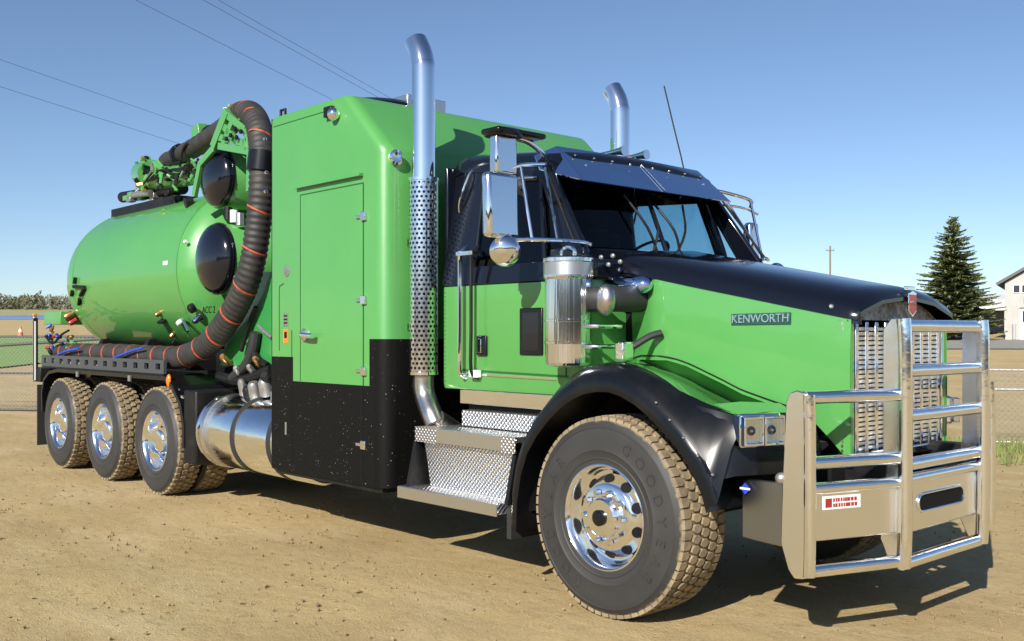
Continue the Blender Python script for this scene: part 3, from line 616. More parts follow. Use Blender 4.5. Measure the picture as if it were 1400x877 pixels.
# round vent, labels
def disc(c, n, r, h, m_, name, parent=None, seg=24): return P(MB().lathe([(r, -.002), (r, h * .7), (r * .85, h), (.001, h)], c, n, seg), name, m_, parent)
q = PY(392, 371, -BY); disc(q, (0, -1, 0), .045, .006, 'silver', 'round_vent', cab_box)
q = PY(391, 437, -BY); strip(q + Vector((-.035, 0, 0)), q + Vector((.035, 0, 0)), .055, .003, 'silver', 'label_plate'); 
for k in range(3): strip(q + Vector((-.025, -.003, .028 - k * .028)), q + Vector((.025, -.003, .028 - k * .028)), .006, .002, 'interior', 'label_line', -BY)
q = PY(391, 460, -BY); strip(q + Vector((-.035, 0, 0)), q + Vector((.035, 0, 0)), .055, .003, 'amber', 'warning_label'); strip(q + Vector((-.02, -.003, .01)), q + Vector((.02, -.003, .01)), .025, .002, 'interior', 'label_mark', -BY)
q = PY(391, 586, -BY - e); strip(q + Vector((-.012, 0, 0)), q + Vector((.012, 0, 0)), .05, .003, 'silver', 'label_plate')
for a_, b_ in (((382, 392), (382, 480)), ((382, 392), (388, 388)), ((399, 452), (399, 520))): strip(PY(*a_, -BY), PY(*b_, -BY), .005, .002, seamg, 'panel_seam')
q = PY(378, 480, -BY)
# lamps near the roof
q = PY(461, 157, -BY); L1 = P(MB().sphere(q + Vector((0, -.03, 0)), .05, 14, 8), 'work_lamp', 'chrome', cab_box); P(MB().obox(q + Vector((-.08, -.02, .03)), (.05, 0, 0), (0, .02, 0), (0, 0, .04)), 'lamp_bracket', 'satin', cab_box, bev=.006)
q = PX(540, 216, bx1); P(MB().lathe([(.05, -.01), (.055, .03), (.04, .035), (.035, .025), (.001, .022)], q, (1, -.2, 0), 20), 'marker_lamp', 'chrome', cab_box)
# roof fittings
pr = [(.001, .07), (.2, .066), (.34, .05), (.40, .02), (.40, -.02)]
P(MB().lathe(pr[::-1], (-2.95, -.70, bzt + .01), (0, 0, 1), 32), 'roof_cowl', 'plastic', cab_box)
P(MB().box(-2.80, -2.55, -.68, -.30, bzt - .02, bzt + .10), 'roof_vent_box', 'alu_soft', cab_box, bev=.006); P(MB().box(-2.99, -2.86, -.6, -.28, bzt - .02, bzt + .10), 'roof_vent_box', 'silver', cab_box, bev=.006)
for s in (-1, 1): P(MB().tube([(bx0 + .05, s * (BY - .05), bzt), (bx0 + .05, s * (BY - .05), bzt + .05), (bx0 + .12, s * (BY - .05), bzt + .05), (bx0 + .12, s * (BY - .05), bzt)], .012, 8), 'lifting_eye', 'satin', cab_box)

# ---------------------------------------------------------------- exhaust stacks
for s in (-1, 1):
    sx, sy = -1.88, s * 1.035
    P(MB().cyl((sx, sy, 1.28), (sx, sy, 2.62), .075, 24), 'muffler', 'satin')
    st = P(MB().tube([(sx, sy, 2.60), (sx, sy, 2.8), (sx, sy, 3.0), (sx, sy, 3.40), (sx - .008, sy, 3.48), (sx - .035, sy, 3.56), (sx - .09, sy, 3.65)], .083, 28, 8), 'exhaust_stack', 'chrome', ang=50)
    # shield object keeps its origin on the axis so that the holes run round it
    me = MB().lathe([(.105, 0), (.105, 1.38)], (0, 0, 0), (0, 0, 1), 40, caps=False).mesh('heat_shield', M['perf'], 60)
    inst('heat_shield', me, st, Vector((sx, sy, 1.29)) + OFF)
    for z in (1.30, 2.66): P(MB().lathe([(.104, -.012), (.110, -.010), (.110, .010), (.104, .012)], (sx, sy, z), (0, 0, 1), 40, caps=False), 'shield_band', 'chrome', st)
    P(MB().tube([(sx, sy, 1.30), (sx, sy, 1.20), (sx + .03, sy, 1.12), (sx + .12, sy + s * .02, 1.02), (sx + .17, sy + s * .02, .95)], .075, 22, 6), 'exhaust_elbow', 'pipe', st, ang=60)
    P(MB().box(bx1, sx, sy - .03, sy + .03, 2.2, 2.25), 'stack_bracket', 'satin', st); P(MB().box(bx1, sx, sy - .03, sy + .03, 1.6, 1.65), 'stack_bracket', 'satin', st)
    P(MB().tube([(sx + .17, sy + s * .02, .98), (sx + .2, s * .7, .8), (sx + .5, s * .4, .8)], .075, 16, 4), 'exhaust_pipe', 'pipe', st)

# ---------------------------------------------------------------- cab
cx0, cx1, cw = -1.76, -.36, .985
def rrect(x0, x1, hw, r, z, n=5):
    pts = []
    for (ox, oy, a0) in ((x1 - r, hw - r, 0), (x0 + r, hw - r, 90), (x0 + r, -hw + r, 180), (x1 - r, -hw + r, 270)):
        for k in range(n + 1): a = R(a0 + 90 * k / n); pts.append((ox + r * math.cos(a), oy + r * math.sin(a), z))
    return pts
cab = P(MB().loft([rrect(cx0, cx1, cw - .012, .06, 1.20), rrect(cx0, cx1, cw, .07, 1.23), rrect(cx0, cx1, cw, .07, 1.9)]), 'cab', 'green', ang=40)
for s in (-1, 1):
    P(MB().box(-1.55, -.42, min(s * .95, s * .975), max(s * .95, s * .975), 1.10, 1.197), 'sill_strip', 'alu', cab, bev=.004)
    def ys(z): return s * (.978 - max(0, z - 1.9) * .15)
    def SP(x, z, o=0): return Vector((x, ys(z) + s * o, z))
    outer = [SP(-1.755, 1.905), SP(-.40, 1.905), SP(-.40, 2.08), SP(-.80, 2.66), SP(-1.64, 2.80), SP(-1.757, 2.72)]
    wx = -1.42 if s < 0 else -1.60
    inner = [SP(wx, 2.03), SP(-.66, 2.03), SP(-.60, 2.10), SP(-.86, 2.56), SP(wx + .06, 2.60), SP(wx, 2.54)]
    up = P(MB().ring_panel(outer, inner, (0, -s * .05, 0)), 'cab_side_panel', 'black', cab, bev=.012)
    P(MB().extr([v + Vector((0, -s * .025, 0)) for v in inner], (0, -s * .006, 0)), 'side_window', 'glass', cab)
    vb = bar(SP(-.74, 2.03, -.01), SP(-.86, 2.57, -.01), .016, .012, 'black', cab, 'window_bar')
    # door seams, handle, view window
    def sst(a, b, wd=.0045, m_=seamg, name='door_seam', th=.002):
        a, b = Vector(a), Vector(b); d_ = b - a; u = d_.normalized(); v = Vector((0, 1, 0)).cross(u)
        return P(MB().obox((a + b) / 2 + Vector((0, s * th * .5, 0)), d_ / 2, v * wd, (0, th * .5, 0)), name, m_, cab)
    yo = s * cw
    sst((-1.52, yo, 1.30), (-1.52, yo, 1.9), .006); sst((-1.52, yo, 1.33), (-.5, yo, 1.315), .007); sst((-.52, yo, 1.32), (-.52, yo, 1.9), .006)
    sst((-1.50, yo, 1.305), (-.60, yo, 1.295), .006, 'chrome', 'door_trim', .006)
    h = P(MB().box(-1.345, -1.245, yo - .02 if s < 0 else yo - .001, yo + .001 if s < 0 else yo + .02, 1.43, 1.565), 'door_handle', 'plastic', cab, bev=.01)
    P(MB().box(-1.325, -1.29, yo + s * .02 - .006, yo + s * .02 + .006, 1.45, 1.545), 'handle_pull', 'chrome', cab, bev=.004)
    P(MB().box(-.93, -.72, yo - .012, yo + .012, 1.44, 1.74), 'view_window_frame', 'plastic', cab, bev=.008); P(MB().box(-.90, -.75, yo + s * .0125 - .001, yo + s * .0125 + .002, 1.47, 1.71), 'view_window', 'black', cab)
    for k in range(22): bolt((cx0 + .06, yo, 1.26 + k * .029), (0, s, 0), .006, .006, cab, 'green', 'rivet')
    # grab bars
    gx = PY(629, 420, -cw - .06).x
    for gx_, r_, m_ in ((gx, .016, 'chrome'), (gx + .115, .012, 'satin')):
        g = P(MB().tube([(gx_, yo, 2.16), (gx_, yo + s * .06, 2.12), (gx_, yo + s * .06, 2.05), (gx_, yo + s * .06, 1.6), (gx_, yo + s * .06, 1.33), (gx_, yo, 1.28)], r_, 10, 3), 'grab_bar', m_, cab)
    P(MB().box(gx - .03, gx + .14, min(yo, yo + s * .075), max(yo, yo + s * .075), 2.10, 2.13), 'grab_clamp', 'chrome', cab, bev=.004)
    P(MB().obox((gx + .12, yo + s * .03, 1.31), (.045, 0, 0), (0, .02, 0), (0, 0, .025)), 'grab_foot', 'white', cab, bev=.006)
    P(MB().tube([SP(-1.64, 2.42, .005), SP(-1.62, 2.50, .03), SP(-1.56, 2.66, .03), SP(-1.55, 2.72, -.005)], .009, 8, 3), 'roof_grip', 'chrome', cab)
# roof
rings = []
for x, zs in ((-.76, 2.60), (-.80, 2.64), (-.95, 2.665), (-1.3, 2.70), (-1.66, 2.73), (-1.74, 2.71), (-1.765, 2.64)):
    k = .975 if x < -1.75 or x > -.78 else 1; hw = .868
    rings.append([(x, y * k, zs + dz * k) for y, dz in ((-hw, -.03), (-hw, .03), (-.82, .085), (-.70, .115), (-.4, .14), (0, .15), (.4, .14), (.70, .115), (.82, .085), (hw, .03), (hw, -.03))])
roof = P(MB().loft(rings), 'cab_roof', 'black', cab, ang=50)
P(MB().box(-1.765, -1.73, -.94, .94, 1.9, 2.74), 'cab_rear_wall', 'black', cab, bev=.01)
# windscreen, two panes with a centre post
wb, wt, zb_, zt_ = -.60, -.80, 2.13, 2.62
for s in (-1, 1):
    wl = [(wb + .06 - .15 * (t * .81) ** 2, s * (.012 + t * .79)) for t in span(0, 1, 8)]; wu = [(wt + .04 - .12 * (t * .8) ** 2, s * (.012 + t * .75)) for t in span(0, 1, 8)]
    P(MB().loft([[(x, y, zb_) for x, y in wl], [(x, y, zt_) for x, y in wu]], closed=False), 'windscreen', 'glass', cab, ang=80)
    P(MB().tube([(wb - .08, s * .82, zb_ - .06), (wb - .12, s * .84, zb_ + .06), (wt - .08, s * .80, zt_ + .02)], .045, 12, 3), 'windscreen_pillar', 'black', cab)
P(MB().tube([(wb + .065, 0, zb_ - .02), (wt + .045, 0, zt_)], .016, 10), 'centre_post', 'black', cab)
P(MB().tube([(wb - .09, -.83, zb_ - .02), (wb, -.50, zb_ - .02), (wb + .06, 0, zb_ - .03), (wb, .50, zb_ - .02), (wb - .09, .83, zb_ - .02)], .022, 10, 6), 'windscreen_seal', 'plastic', cab)
P(MB().tube([(wt - .08, -.80, zt_ + .02), (wt, -.48, zt_ + .02), (wt + .04, 0, zt_ + .02), (wt, .48, zt_ + .02), (wt - .08, .80, zt_ + .02)], .03, 10, 6), 'windscreen_header', 'black', cab)
# cowl
cp = [(-.70, 1.90), (-.30, 1.90), (-.30, 2.02), (-.44, 2.085), (-.56, 2.11), (-.70, 2.11)]
P(MB().extr([(x, -.96, z) for x, z in cp], (0, 1.92, 0)), 'cowl', 'black', cab, bev=.02)
for y in (-.75, -.68, -.58): bolt((-.30, y, 1.965), (1, 0, 0), .016, .012, cab)
for q in ((822, 352), (838, 350), (832, 362), (848, 358)): bolt(PY(*q, -.96), (0, -1, 0), .014, .012, cab, 'silver')
# wipers
for y0, y1, z1 in ((-.10, -.30, 2.50), (.08, .32, 2.48), (-.16, -.02, 2.44), (.14, .02, 2.46)):
    P(MB().tube([(-.53, y0, 2.10), (-.54, (y0 + y1) / 2, 2.28), (-.66, y1, z1)], .009, 6, 3), 'wiper', 'satin', cab)
# interior
P(MB().box(-1.72, -.68, -.9, .9, 1.905, 1.93), 'cab_floor', 'interior', cab); P(MB().extr([(-.66, -.88, 1.95), (-.66, -.88, 2.12), (-.85, -.88, 2.12), (-1.0, -.88, 2.02), (-1.0, -.88, 1.95)], (0, 1.76, 0)), 'dashboard', 'interior', cab, bev=.02)
for y in (-.45, .45):
    se = P(MB().box(-1.66, -1.56, y - .24, y + .24, 1.93, 2.38), 'seat_back', 'interior', cab, bev=.04); P(MB().box(-1.66, -1.58, y - .13, y + .13, 2.40, 2.53), 'headrest', 'interior', cab, bev=.03)
P(MB().lathe([(.20, -.012), (.215, 0), (.20, .012), (.19, 0), (.20, -.012)], (-1.12, .45, 2.14), (-.6, 0, .8), 32, caps=False), 'steering_wheel', 'interior', cab)
P(MB().box(-.86, -.83, -.06, .10, 2.48, 2.56), 'rear_view_mirror', 'interior', cab)
# sun visor
va, vb_ = Vector((-.83, 0, 2.80)), Vector((-.555, 0, 2.54)); nrm_v = Vector((.21, 0, .22)).normalized()
for s in (-1, 1):
    vis = P(MB().extr([(va.x, s * .002, va.z), (va.x - .02, s * .74, va.z - .005), (vb_.x - .02, s * .775, vb_.z), (vb_.x, s * .002, vb_.z - .005)], nrm_v * -.006), 'sun_visor', 'visor', cab)
    P(MB().extr([(va.x - .02, s * .742, va.z - .005), (vb_.x - .02, s * .777, vb_.z), (-.86, s * .88, 2.63), (-.93, s * .86, 2.73)], nrm_v * -.006), 'visor_wing', 'visor', cab)
    for k in range(4): bolt(va.lerp(vb_, .25) + Vector((0, s * (.12 + k * .18), 0)), nrm_v, .008, .006, cab)
    for y in (.2, .62): P(MB().tube([(-.70, s * y, 2.665), (-.82, s * y, 2.66)], .01, 6), 'visor_stay', 'chrome', cab)
P(MB().extr([(va.x + .003, -.004, va.z + .006), (va.x + .003, .004, va.z + .006), (vb_.x + .003, .004, vb_.z + .004), (vb_.x + .003, -.004, vb_.z + .004)], nrm_v * .003), 'visor_joint', 'alu_soft', cab)
for y in (-.66, -.33, 0, .33, .66): P(MB().sphere((-.90, y, 2.79 - abs(y) * .06), .04, 12, 6, (1.6, .8, .7)), 'roof_lamp', 'amber', roof)
for y in (-.02, .22):
    P(MB().tube([(-1.25, y, 2.86), (-1.1, y, 2.86), (-.98, y, 2.86), (-.90, y, 2.86)], .03, 16, 2, rad=lambda i: (.012, .013, .015, .018, .022, .028, .036)[min(i, 6)]), 'air_horn', 'chrome', roof)
    P(MB().box(-1.15, -1.12, y - .012, y + .012, 2.80, 2.85), 'horn_mount', 'chrome', roof)
ab = PX(935, 232, -1.0); at_ = PX(908, 118, -1.25); P(MB().tube([(ab.x, ab.y, 2.70), ab, ab.lerp(at_, .5), at_], .0055, 6, 3), 'antenna', 'satin', roof)

# ---------------------------------------------------------------- mirrors
def mirror(s):
    my = 1.36 if s < 0 else 1.22
    root = P(MB().obox((-.70, s * my, 2.34 if s < 0 else 2.28), Vector((.036, 0, .0)), Vector((0, s * (.125 if s < 0 else .06), 0)), (-.006, 0, .195 if s < 0 else .15)), 'wing_mirror', 'chrome', bev=.025)
    P(MB().obox((-.738, s * my, 2.34 if s < 0 else 2.28), (.004, 0, 0), (0, .108 if s < 0 else .05, 0), (0, 0, .17 if s < 0 else .13)), 'mirror_glass', 'black', root)
    P(MB().lathe([(.001, .055), (.05, .05), (.085, .025), (.095, 0), (.085, -.01), (.001, -.012)], (-.68, s * (my - .02), 2.07), (.8, s * .6, -.25), 28), 'convex_mirror', 'chrome', root)
    P(MB().tube([(-.66, s * (my - .02), 2.15), (-.68, s * 1.33, 2.10), (-.70, s * (my - .02), 2.07)], .012, 8), 'mirror_stem', 'chrome', root)
    P(MB().tube([(-.70, s * (my - .02), 2.135), (-.58, s * 1.20, 2.14), (-.42, s * .98, 2.13), (-.36, s * .93, 2.11)], .013, 10, 4), 'mirror_arm', 'chrome', root)
    P(MB().tube([(-.70, s * (my - .02), 2.545), (-.70, s * 1.2, 2.60), (-.75, s * .95, 2.64), (-.82, s * .86, 2.66)], .013, 10, 4), 'mirror_arm', 'chrome', root)
    P(MB().tube([(-.70, s * 1.30, 2.50), (-.72, s * 1.1, 2.54), (-.80, s * .90, 2.55)], .009, 8, 3), 'mirror_arm', 'chrome', root)
    P(MB().cyl((-.59, s * 1.20, 2.13), (-.70, s * 1.20, 2.60), .011, 10), 'mirror_post', 'chrome', root)
    P(MB().cyl((-.50, s * 1.08, 2.14), (-.76, s * .93, 2.62), .010, 8), 'mirror_brace', 'chrome', root); P(MB().cyl((-.44, s * 1.0, 2.14), (-.78, s * .90, 2.62), .008, 8), 'mirror_brace', 'satin', root)
    if s > 0: return
    # upper bracket with a dark domed lamp
    P(MB().obox((-.72, s * 1.32, 2.65), (.035, 0, 0), (0, .085, 0), (0, 0, .115)), 'mirror_hood', 'chrome', root, bev=.015)
    lp = P(MB().lathe([(.001, .05), (.05, .045), (.10, .025), (.12, .0), (.115, -.012), (.001, -.014)], (-.74, s * 1.30, 2.775), (.05, 0, 1), 28), 'lookdown_lamp', 'plastic', root)
    P(MB().tube([(-.74, s * 1.25, 2.770), (-.74, s * 1.12, 2.765), (-.78, s * .98, 2.74), (-.84, s * .84, 2.70)], .018, 12, 3), 'lamp_arm', 'chrome', root)
    P(MB().obox((-.735, s * 1.22, 2.79), (.085, 0, 0), (0, .20, 0), (0, 0, .018)), 'lamp_cover', 'plastic', root, bev=.016)
    P(MB().tube([(-.66, s * 1.40, 2.79), (-.68, s * 1.28, 2.81), (-.70, s * 1.1, 2.80)], .008, 8, 3), 'lamp_trim', 'chrome', root)
    P(MB().obox((-.84, s * 1.12, 2.50), (.05, 0, .01), (0, .05, 0), (0, 0, .022)), 'arm_clamp', 'silver', root, bev=.008)
    P(MB().tube([(-.88, s * 1.10, 2.48), (-.90, s * .96, 2.46)], .014, 8), 'mirror_arm', 'silver', root)
mirror(-1); mirror(1)

# ---------------------------------------------------------------- bonnet
def hw_(x): return .545 + (1.12 - x) * .150 if x > -.06 else .722 - (-.06 - x) * .45
def zt(x): return 1.655 + (1.12 - x) * .2127
def zc(x): return 1.835 + (1.12 - x) * .20
def seam_z(x):
    P_ = [(-.40, 1.40), (-.22, 1.44), (.04, 1.44), (.16, 1.41), (.28, 1.36), (.40, 1.31), (.51, 1.26), (.66, 1.215), (.80, 1.175), (.92, 1.13), (1.0, 1.05), (1.12, .92)]
    for (a, za), (b, zb) in zip(P_, P_[1:]):
        if a <= x <= b: return za + (zb - za) * (x - a) / (b - a)
    return P_[0][1] if x < P_[0][0] else P_[-1][1]
xs = [-.32, -.2, -.1, -.04, .04, .16, .28, .40, .51, .66, .80, .92, 1.0, 1.06, 1.12]
hood = None
for s in (-1, 1):
    rings = [[(x, s * (hw_(x) + (.012 * math.sin(math.pi * t))), seam_z(x) - .02 + (zt(x) - seam_z(x) + .02) * t) for t in (0, .25, .5, .75, 1)] for x in xs]
    h = P(MB().loft(rings, closed=False), 'bonnet_side', 'green', hood, ang=50)
    if s < 0: near_side = h
    # inner return so the panel has thickness at the front edge
    P(MB().extr([(1.118, s * (hw_(1.12) - .004), .91), (1.118, s * (hw_(1.12) - .004), 1.65), (1.118, s * (hw_(1.12) - .03), 1.65), (1.118, s * (hw_(1.12) - .03), .91)], (-.04, 0, 0)), 'bonnet_edge', 'green', h)
xt = [-.32, -.1, .2, .5, .8, 1.0, 1.10, 1.15, 1.165]
rings = []
for i, x in enumerate(xt):
    w0 = (.722 if x < -.06 else hw_(x)) + .006; k = {7: .02, 8: .045}.get(i, 0); xx = min(x, 1.165)
    half = [(w0 - k * .5, zt(x) - .004 - (0 if k == 0 else -.0)), (w0 - .012, zt(x) + .055 - k * .3), (w0 - .07, zt(x) + .105 - k), (w0 * .55, (zt(x) + .105) * .35 + zc(x) * .65 - k), (w0 * .28, zc(x) - .012 - k), (0, zc(x) - k)]
    full = [(-y, z) for y, z in half] + [(y, z) for y, z in half[::-1][1:]]
    rings.append([(xx, y, z) for y, z in full])
under = [[(p[0], p[1] * .985, p[2] - .02) for p in r] for r in rings]
mb = MB().loft(rings, closed=False).loft(under, closed=False)
nn = len(rings[0]); mb.add(rings[-1] + under[-1], [(k, k + 1, nn + k + 1, nn + k) for k in range(nn - 1)])
bonnet = P(mb, 'bonnet_top', 'black', ang=45)
for s in (-1, 1): bolt((1.02, s * (hw_(1.02) + .004), 1.72), (0, s, 0), .014, .012, bonnet)
P(MB().box(-.36, -.30, -.62, .62, 1.25, 2.03), 'firewall', 'interior')
# name badge
q0, q1 = PY(1003, 438, -.655), PY(1080, 433, -.605)
xa, xb = .455, .80; za = 1.655
pa, pb = Vector((xa, -hw_(xa) - .016, za)), Vector((xb, -hw_(xb) - .016, za + .005)); rt_ = (pb - pa).normalized()
P(MB().obox((pa + pb) / 2 + Vector((0, .003, 0)), (pb - pa) / 2, (0, .003, 0), (0, 0, .031)), 'name_badge', mat('badge shadow', (.01, .06, .045), .4), near_side)  # backing painted as the dark green shadow behind the letters
TX('badge_lettering', 'KENWORTH', .066, .004, 'badge', near_side, (pa + pb) / 2 + Vector((0, -.003, 0)), rt_, (0, 0, 1), squash=.90)
# side intake snorkel and air cleaner
for s in (-1, 1):
    P(MB().lathe([(.001, .36), (.03, .352), (.05, .32), (.058, .25), (.058, 0)], (-.40, s * .765, 1.865), (1, 0, 0), 20), 'intake_snorkel', 'visor', ang=60)
    ac = (-.40, s * 1.09)
    a_ = P(MB().lathe([(.06, -.02), (.125, -.005), (.136, .01), (.138, .12), (.143, .122), (.143, .135), (.138, .137), (.138, .25), (.143, .252), (.143, .265), (.138, .267), (.138, .50), (.142, .505), (.151, .515), (.151, .525)], (ac[0], ac[1], 1.395), (0, 0, 1), 56), 'air_cleaner', 'fluted', ang=30)
    P(MB().lathe([(.149, .52), (.149, .605)], (ac[0], ac[1], 1.395), (0, 0, 1), 56, caps=False), 'intake_screen', 'alu_soft', a_)
    P(MB().lathe([(.150, .60), (.156, .605), (.156, .625), (.14, .635), (.05, .64), (.001, .64)], (ac[0], ac[1], 1.395), (0, 0, 1), 56), 'cleaner_lid', 'chrome', a_)
    P(MB().tube([(ac[0] - .05, ac[1], 2.03), (ac[0] - .05, ac[1], 2.07), (ac[0], ac[1], 2.09), (ac[0] + .05, ac[1], 2.07), (ac[0] + .05, ac[1], 2.03)], .012, 8, 3), 'lid_latch', 'chrome', a_)
    for z in (1.46, 1.75): P(MB().box(ac[0] - .02, ac[0] + .02, min(s * .95, s * .98), max(s * .95, s * .98) , z, z + .03), 'cleaner_bracket', 'chrome', a_)
    P(MB().tube([(ac[0] + .02, s * 1.0, 1.78), (ac[0] + .18, s * .98, 1.78), (ac[0] + .22, s * .86, 1.78), (ac[0] + .22, s * .7, 1.78)], .075, 18, 4), 'intake_elbow', 'rubber', a_, ang=60)
    P(MB().sphere((ac[0] + .215, s * 1.0, 1.775), .09, 24, 12, (.75, .6, 1.05)), 'elbow_cap', 'pipe', a_)
    for z in (1.62, 1.50): P(MB().tube([(ac[0] + .10, s * 1.1, z), (ac[0] + .2, s * 1.05, z), (ac[0] + .2, s * .85, z)], .014, 8, 2), 'cleaner_stay', 'chrome', a_)
    q = (-.10, s * .93, 1.475); P(MB().obox(q, (.035, 0, 0), (0, .05, 0), (0, 0, .055)), 'fender_mirror_stub', 'alu', None, bev=.012); P(MB().tube([(-.08, s * .88, 1.50), (-.02, s * .80, 1.56), (.02, s * .74, 1.58)], .022, 8, 2), 'hood_latch', 'rubber')

# ---------------------------------------------------------------- front fenders
for s in (-1, 1): P(MB().tube([(x, s * (hw_(x) + .006), seam_z(x) + .004) for x in (-.3, -.2, -.1, 0, .1, .2, .3, .4, .5, .6, .7, .8, .9)], .004, 6, 2), 'fender_seam', 'satin')
arch = [(-.745, .40), (-.735, .60), (-.70, .77), (-.64, .92), (-.55, 1.04), (-.46, 1.13), (-.36, 1.215), (-.25, 1.28), (-.14, 1.325), (-.03, 1.345), (.07, 1.345), (.16, 1.325), (.27, 1.28), (.37, 1.22), (.47, 1.145), (.56, 1.07), (.64, .985), (.70, .90), (.75, .81), (.78, .72)]
bord = [(-.66, .50), (-.66, .70), (-.63, .86), (-.585, 1.0), (-.52, 1.12), (-.45, 1.22), (-.37, 1.30), (-.27, 1.36), (-.16, 1.395), (-.04, 1.415), (.06, 1.413), (.15, 1.395), (.25, 1.365), (.35, 1.32), (.44, 1.27), (.53, 1.24), (.62, 1.21), (.71, 1.188), (.79, 1.168), (.84, 1.12)]
for s in (-1, 1):
    r0 = [(x, s * 1.245, z - .062) for x, z in [(a * .925, .56 + (b - .56) * .925 + .03) for a, b in arch]]
    r1 = [(x, s * 1.25, z) for x, z in [(a * .955, .56 + (b - .56) * .955) for a, b in arch]]
    r2 = [(x, s * 1.235, z + .008) for x, z in arch]
    r3 = [(x * .995, s * 1.215, z + .022 + .01) for x, z in arch]
    r4 = [(a[0] * .4 + b[0] * .6, s * 1.165, a[1] * .35 + b[1] * .65 + .02) for a, b in zip(arch, bord)]
    r5 = [(b[0], s * 1.10, b[1]) for b in bord]
    r6 = [(x * .9, s * .72, .56 + (z - .56) * .93 - .02) for x, z in arch]
    r0i = [(x, s * .9, z) for (x, _, z) in r0]
    fl = P(MB().loft([r0i, r0, r1, r2, r3, r4, r5], closed=False), 'front_fender', 'plastic', ang=40)
    # wheel well liner
    P(MB().loft([[(x, s * 1.09, z - .03) for x, _, z in r5], [(x, s * .85, z - .19) for x, _, z in r5], [(x, s * .45, z - .21) for x, _, z in r5]], closed=False), 'wheel_well', 'interior', fl)
    # green crown between arch and bonnet
    g5 = [(b[0], s * 1.099, b[1] + .003) for b in bord if b[0] >= -.45 and b[1] >= 1.13]
    rows = [[] for _ in range(8)]
    for (x, y, z) in g5:                               # top falls gently inwards to a valley, then the bonnet flank overhangs it
        xi = x + .02; wd = hw_(xi); zi = (seam_z(xi) if x > -.34 else 1.40) + .002; k = min(1, max(0, (x + .30) / .45)) * (1 if x < .45 else max(.35, 1 - (x - .45) * 1.6))
        ya, yv = abs(y), wd - .22 * k
        for i, (f, dz_) in enumerate(((0, 0), (.25, -.03), (.5, -.085), (.8, -.145), (1, -.165))):
            rows[i].append((x + .01 * f, s * (ya + (yv - ya) * f), z + (zi - z) * f + dz_ * k))
        rows[5].append((x + .015, s * (yv + .02 * k), zi - .135 * k)); rows[6].append((x + .02, s * (wd - .10 * k), zi - .045 * k)); rows[7].append((x + .02, s * (wd - .002), zi))
    P(MB().loft(rows, closed=False), 'fender_crown', 'green', fl, ang=60)
    # nose panel in front of the arch carrying the lamps (black)
    nose = [[(.58, s * 1.14, 1.205), (.80, s * 1.12, 1.163), (.93, s * .84, 1.170), (.95, s * .66, 1.13)],
            [(.60, s * 1.17, 1.10), (.79, s * 1.13, 1.10), (.92, s * .85, 1.10), (.96, s * .62, 1.08)],
            [(.68, s * 1.19, .98), (.80, s * 1.14, 1.0), (.93, s * .85, 1.0), (.98, s * .60, .98)],
            [(.76, s * 1.19, .84), (.82, s * 1.14, .86), (.92, s * .86, .86), (.98, s * .60, .86)]]
    ns = P(MB().loft(nose, closed=False), 'nose_panel', 'plastic', fl, ang=80)
    P(MB().loft([[(.60, s * 1.09, 1.205), (.80, s * 1.115, 1.168)], [(.66, s * .86, 1.215), (.87, s * .98, 1.172)], [(.74, s * .62, 1.20), (.95, s * .80, 1.172)]], closed=False), 'nose_top', 'green', fl)
    # headlamp pod: housing, bezel, two reflectors with lenses
    A, B = Vector((.80, s * 1.125, 1.09)), Vector((.905, s * .925, 1.095)); t = (B - A).normalized(); nv = Vector((t.y * -s, t.x * s, 0)) * 1; nv = Vector((abs(nv.x), s * abs(nv.y), 0)).normalized()
    mid = (A + B) / 2; hl = P(MB().obox(mid + nv * .03, (B - A) / 2, nv * .045, (0, 0, .085)), 'headlight', 'chrome', bev=.012)
    for k in (-.5, .5):
        c = mid + (B - A) * .5 * k + nv * .0755
        P(MB().obox(c, t * .046, nv * .003, (0, 0, .058)), 'reflector', 'plate', hl); P(MB().lathe([(.024, .004), (.020, .012), (.008, .022), (.001, .024)], c, nv, 18), 'bulb_bowl', 'alu_soft', hl)
        P(MB().obox(c + nv * .034, t * .046, nv * .003, (0, 0, .062)), 'lens', 'lens', hl)
        P(MB().ring_panel([c + t * a * .0545 + Vector((0, 0, b * .074)) for a, b in ((-1, -1), (1, -1), (1, 1), (-1, 1))], [c + t * a * .045 + Vector((0, 0, b * .058)) for a, b in ((-1, -1), (1, -1), (1, 1), (-1, 1))], nv * .04), 'bezel', 'chrome', hl, bev=.004)
    for k in range(5):
        u = (.40 + k * .09); P(MB().sphere((u, s * 1.245, 1.215 - (u - .40) * .95 + .0), .008, 8, 5), 'fender_bolt', 'chrome', fl)
    P(MB().box(-.80, -.76, min(s * 1.22, s * .80), max(s * 1.22, s * .80), .32, .62), 'mud_flap', 'rubber', fl)

# ---------------------------------------------------------------- grille
gx = 1.09
gr = P(MB().box(gx - .05, gx - .03, -.53, .53, .93, 1.66), 'radiator_core', 'interior')
for s in (-1, 1): P(MB().box(gx - .03, gx + .025, s * .52 - .022, s * .52 + .022, .92, 1.66), 'grille_frame', 'chrome', gr, bev=.008)
P(MB().box(gx - .03, gx + .025, -.54, .54, .90, .945), 'grille_frame', 'chrome', gr, bev=.008)
cp_ = [(-.54, 1.64)] + [(y, zc(1.1) - .06 - .17 * (abs(y) / .54) ** 2.2) for y in span(-.52, .52, 14)] + [(.54, 1.64)]
P(MB().extr([(gx - .03, y, z) for y, z in cp_], (.045, 0, 0)), 'grille_crown', 'crown', gr, bev=.012)
for k in range(10):
    y = -.465 + k * .1033; P(MB().box(gx - .015, gx + .022, y - .016, y + .016, .945, 1.64), 'grille_bar', 'bar', gr, bev=.005)
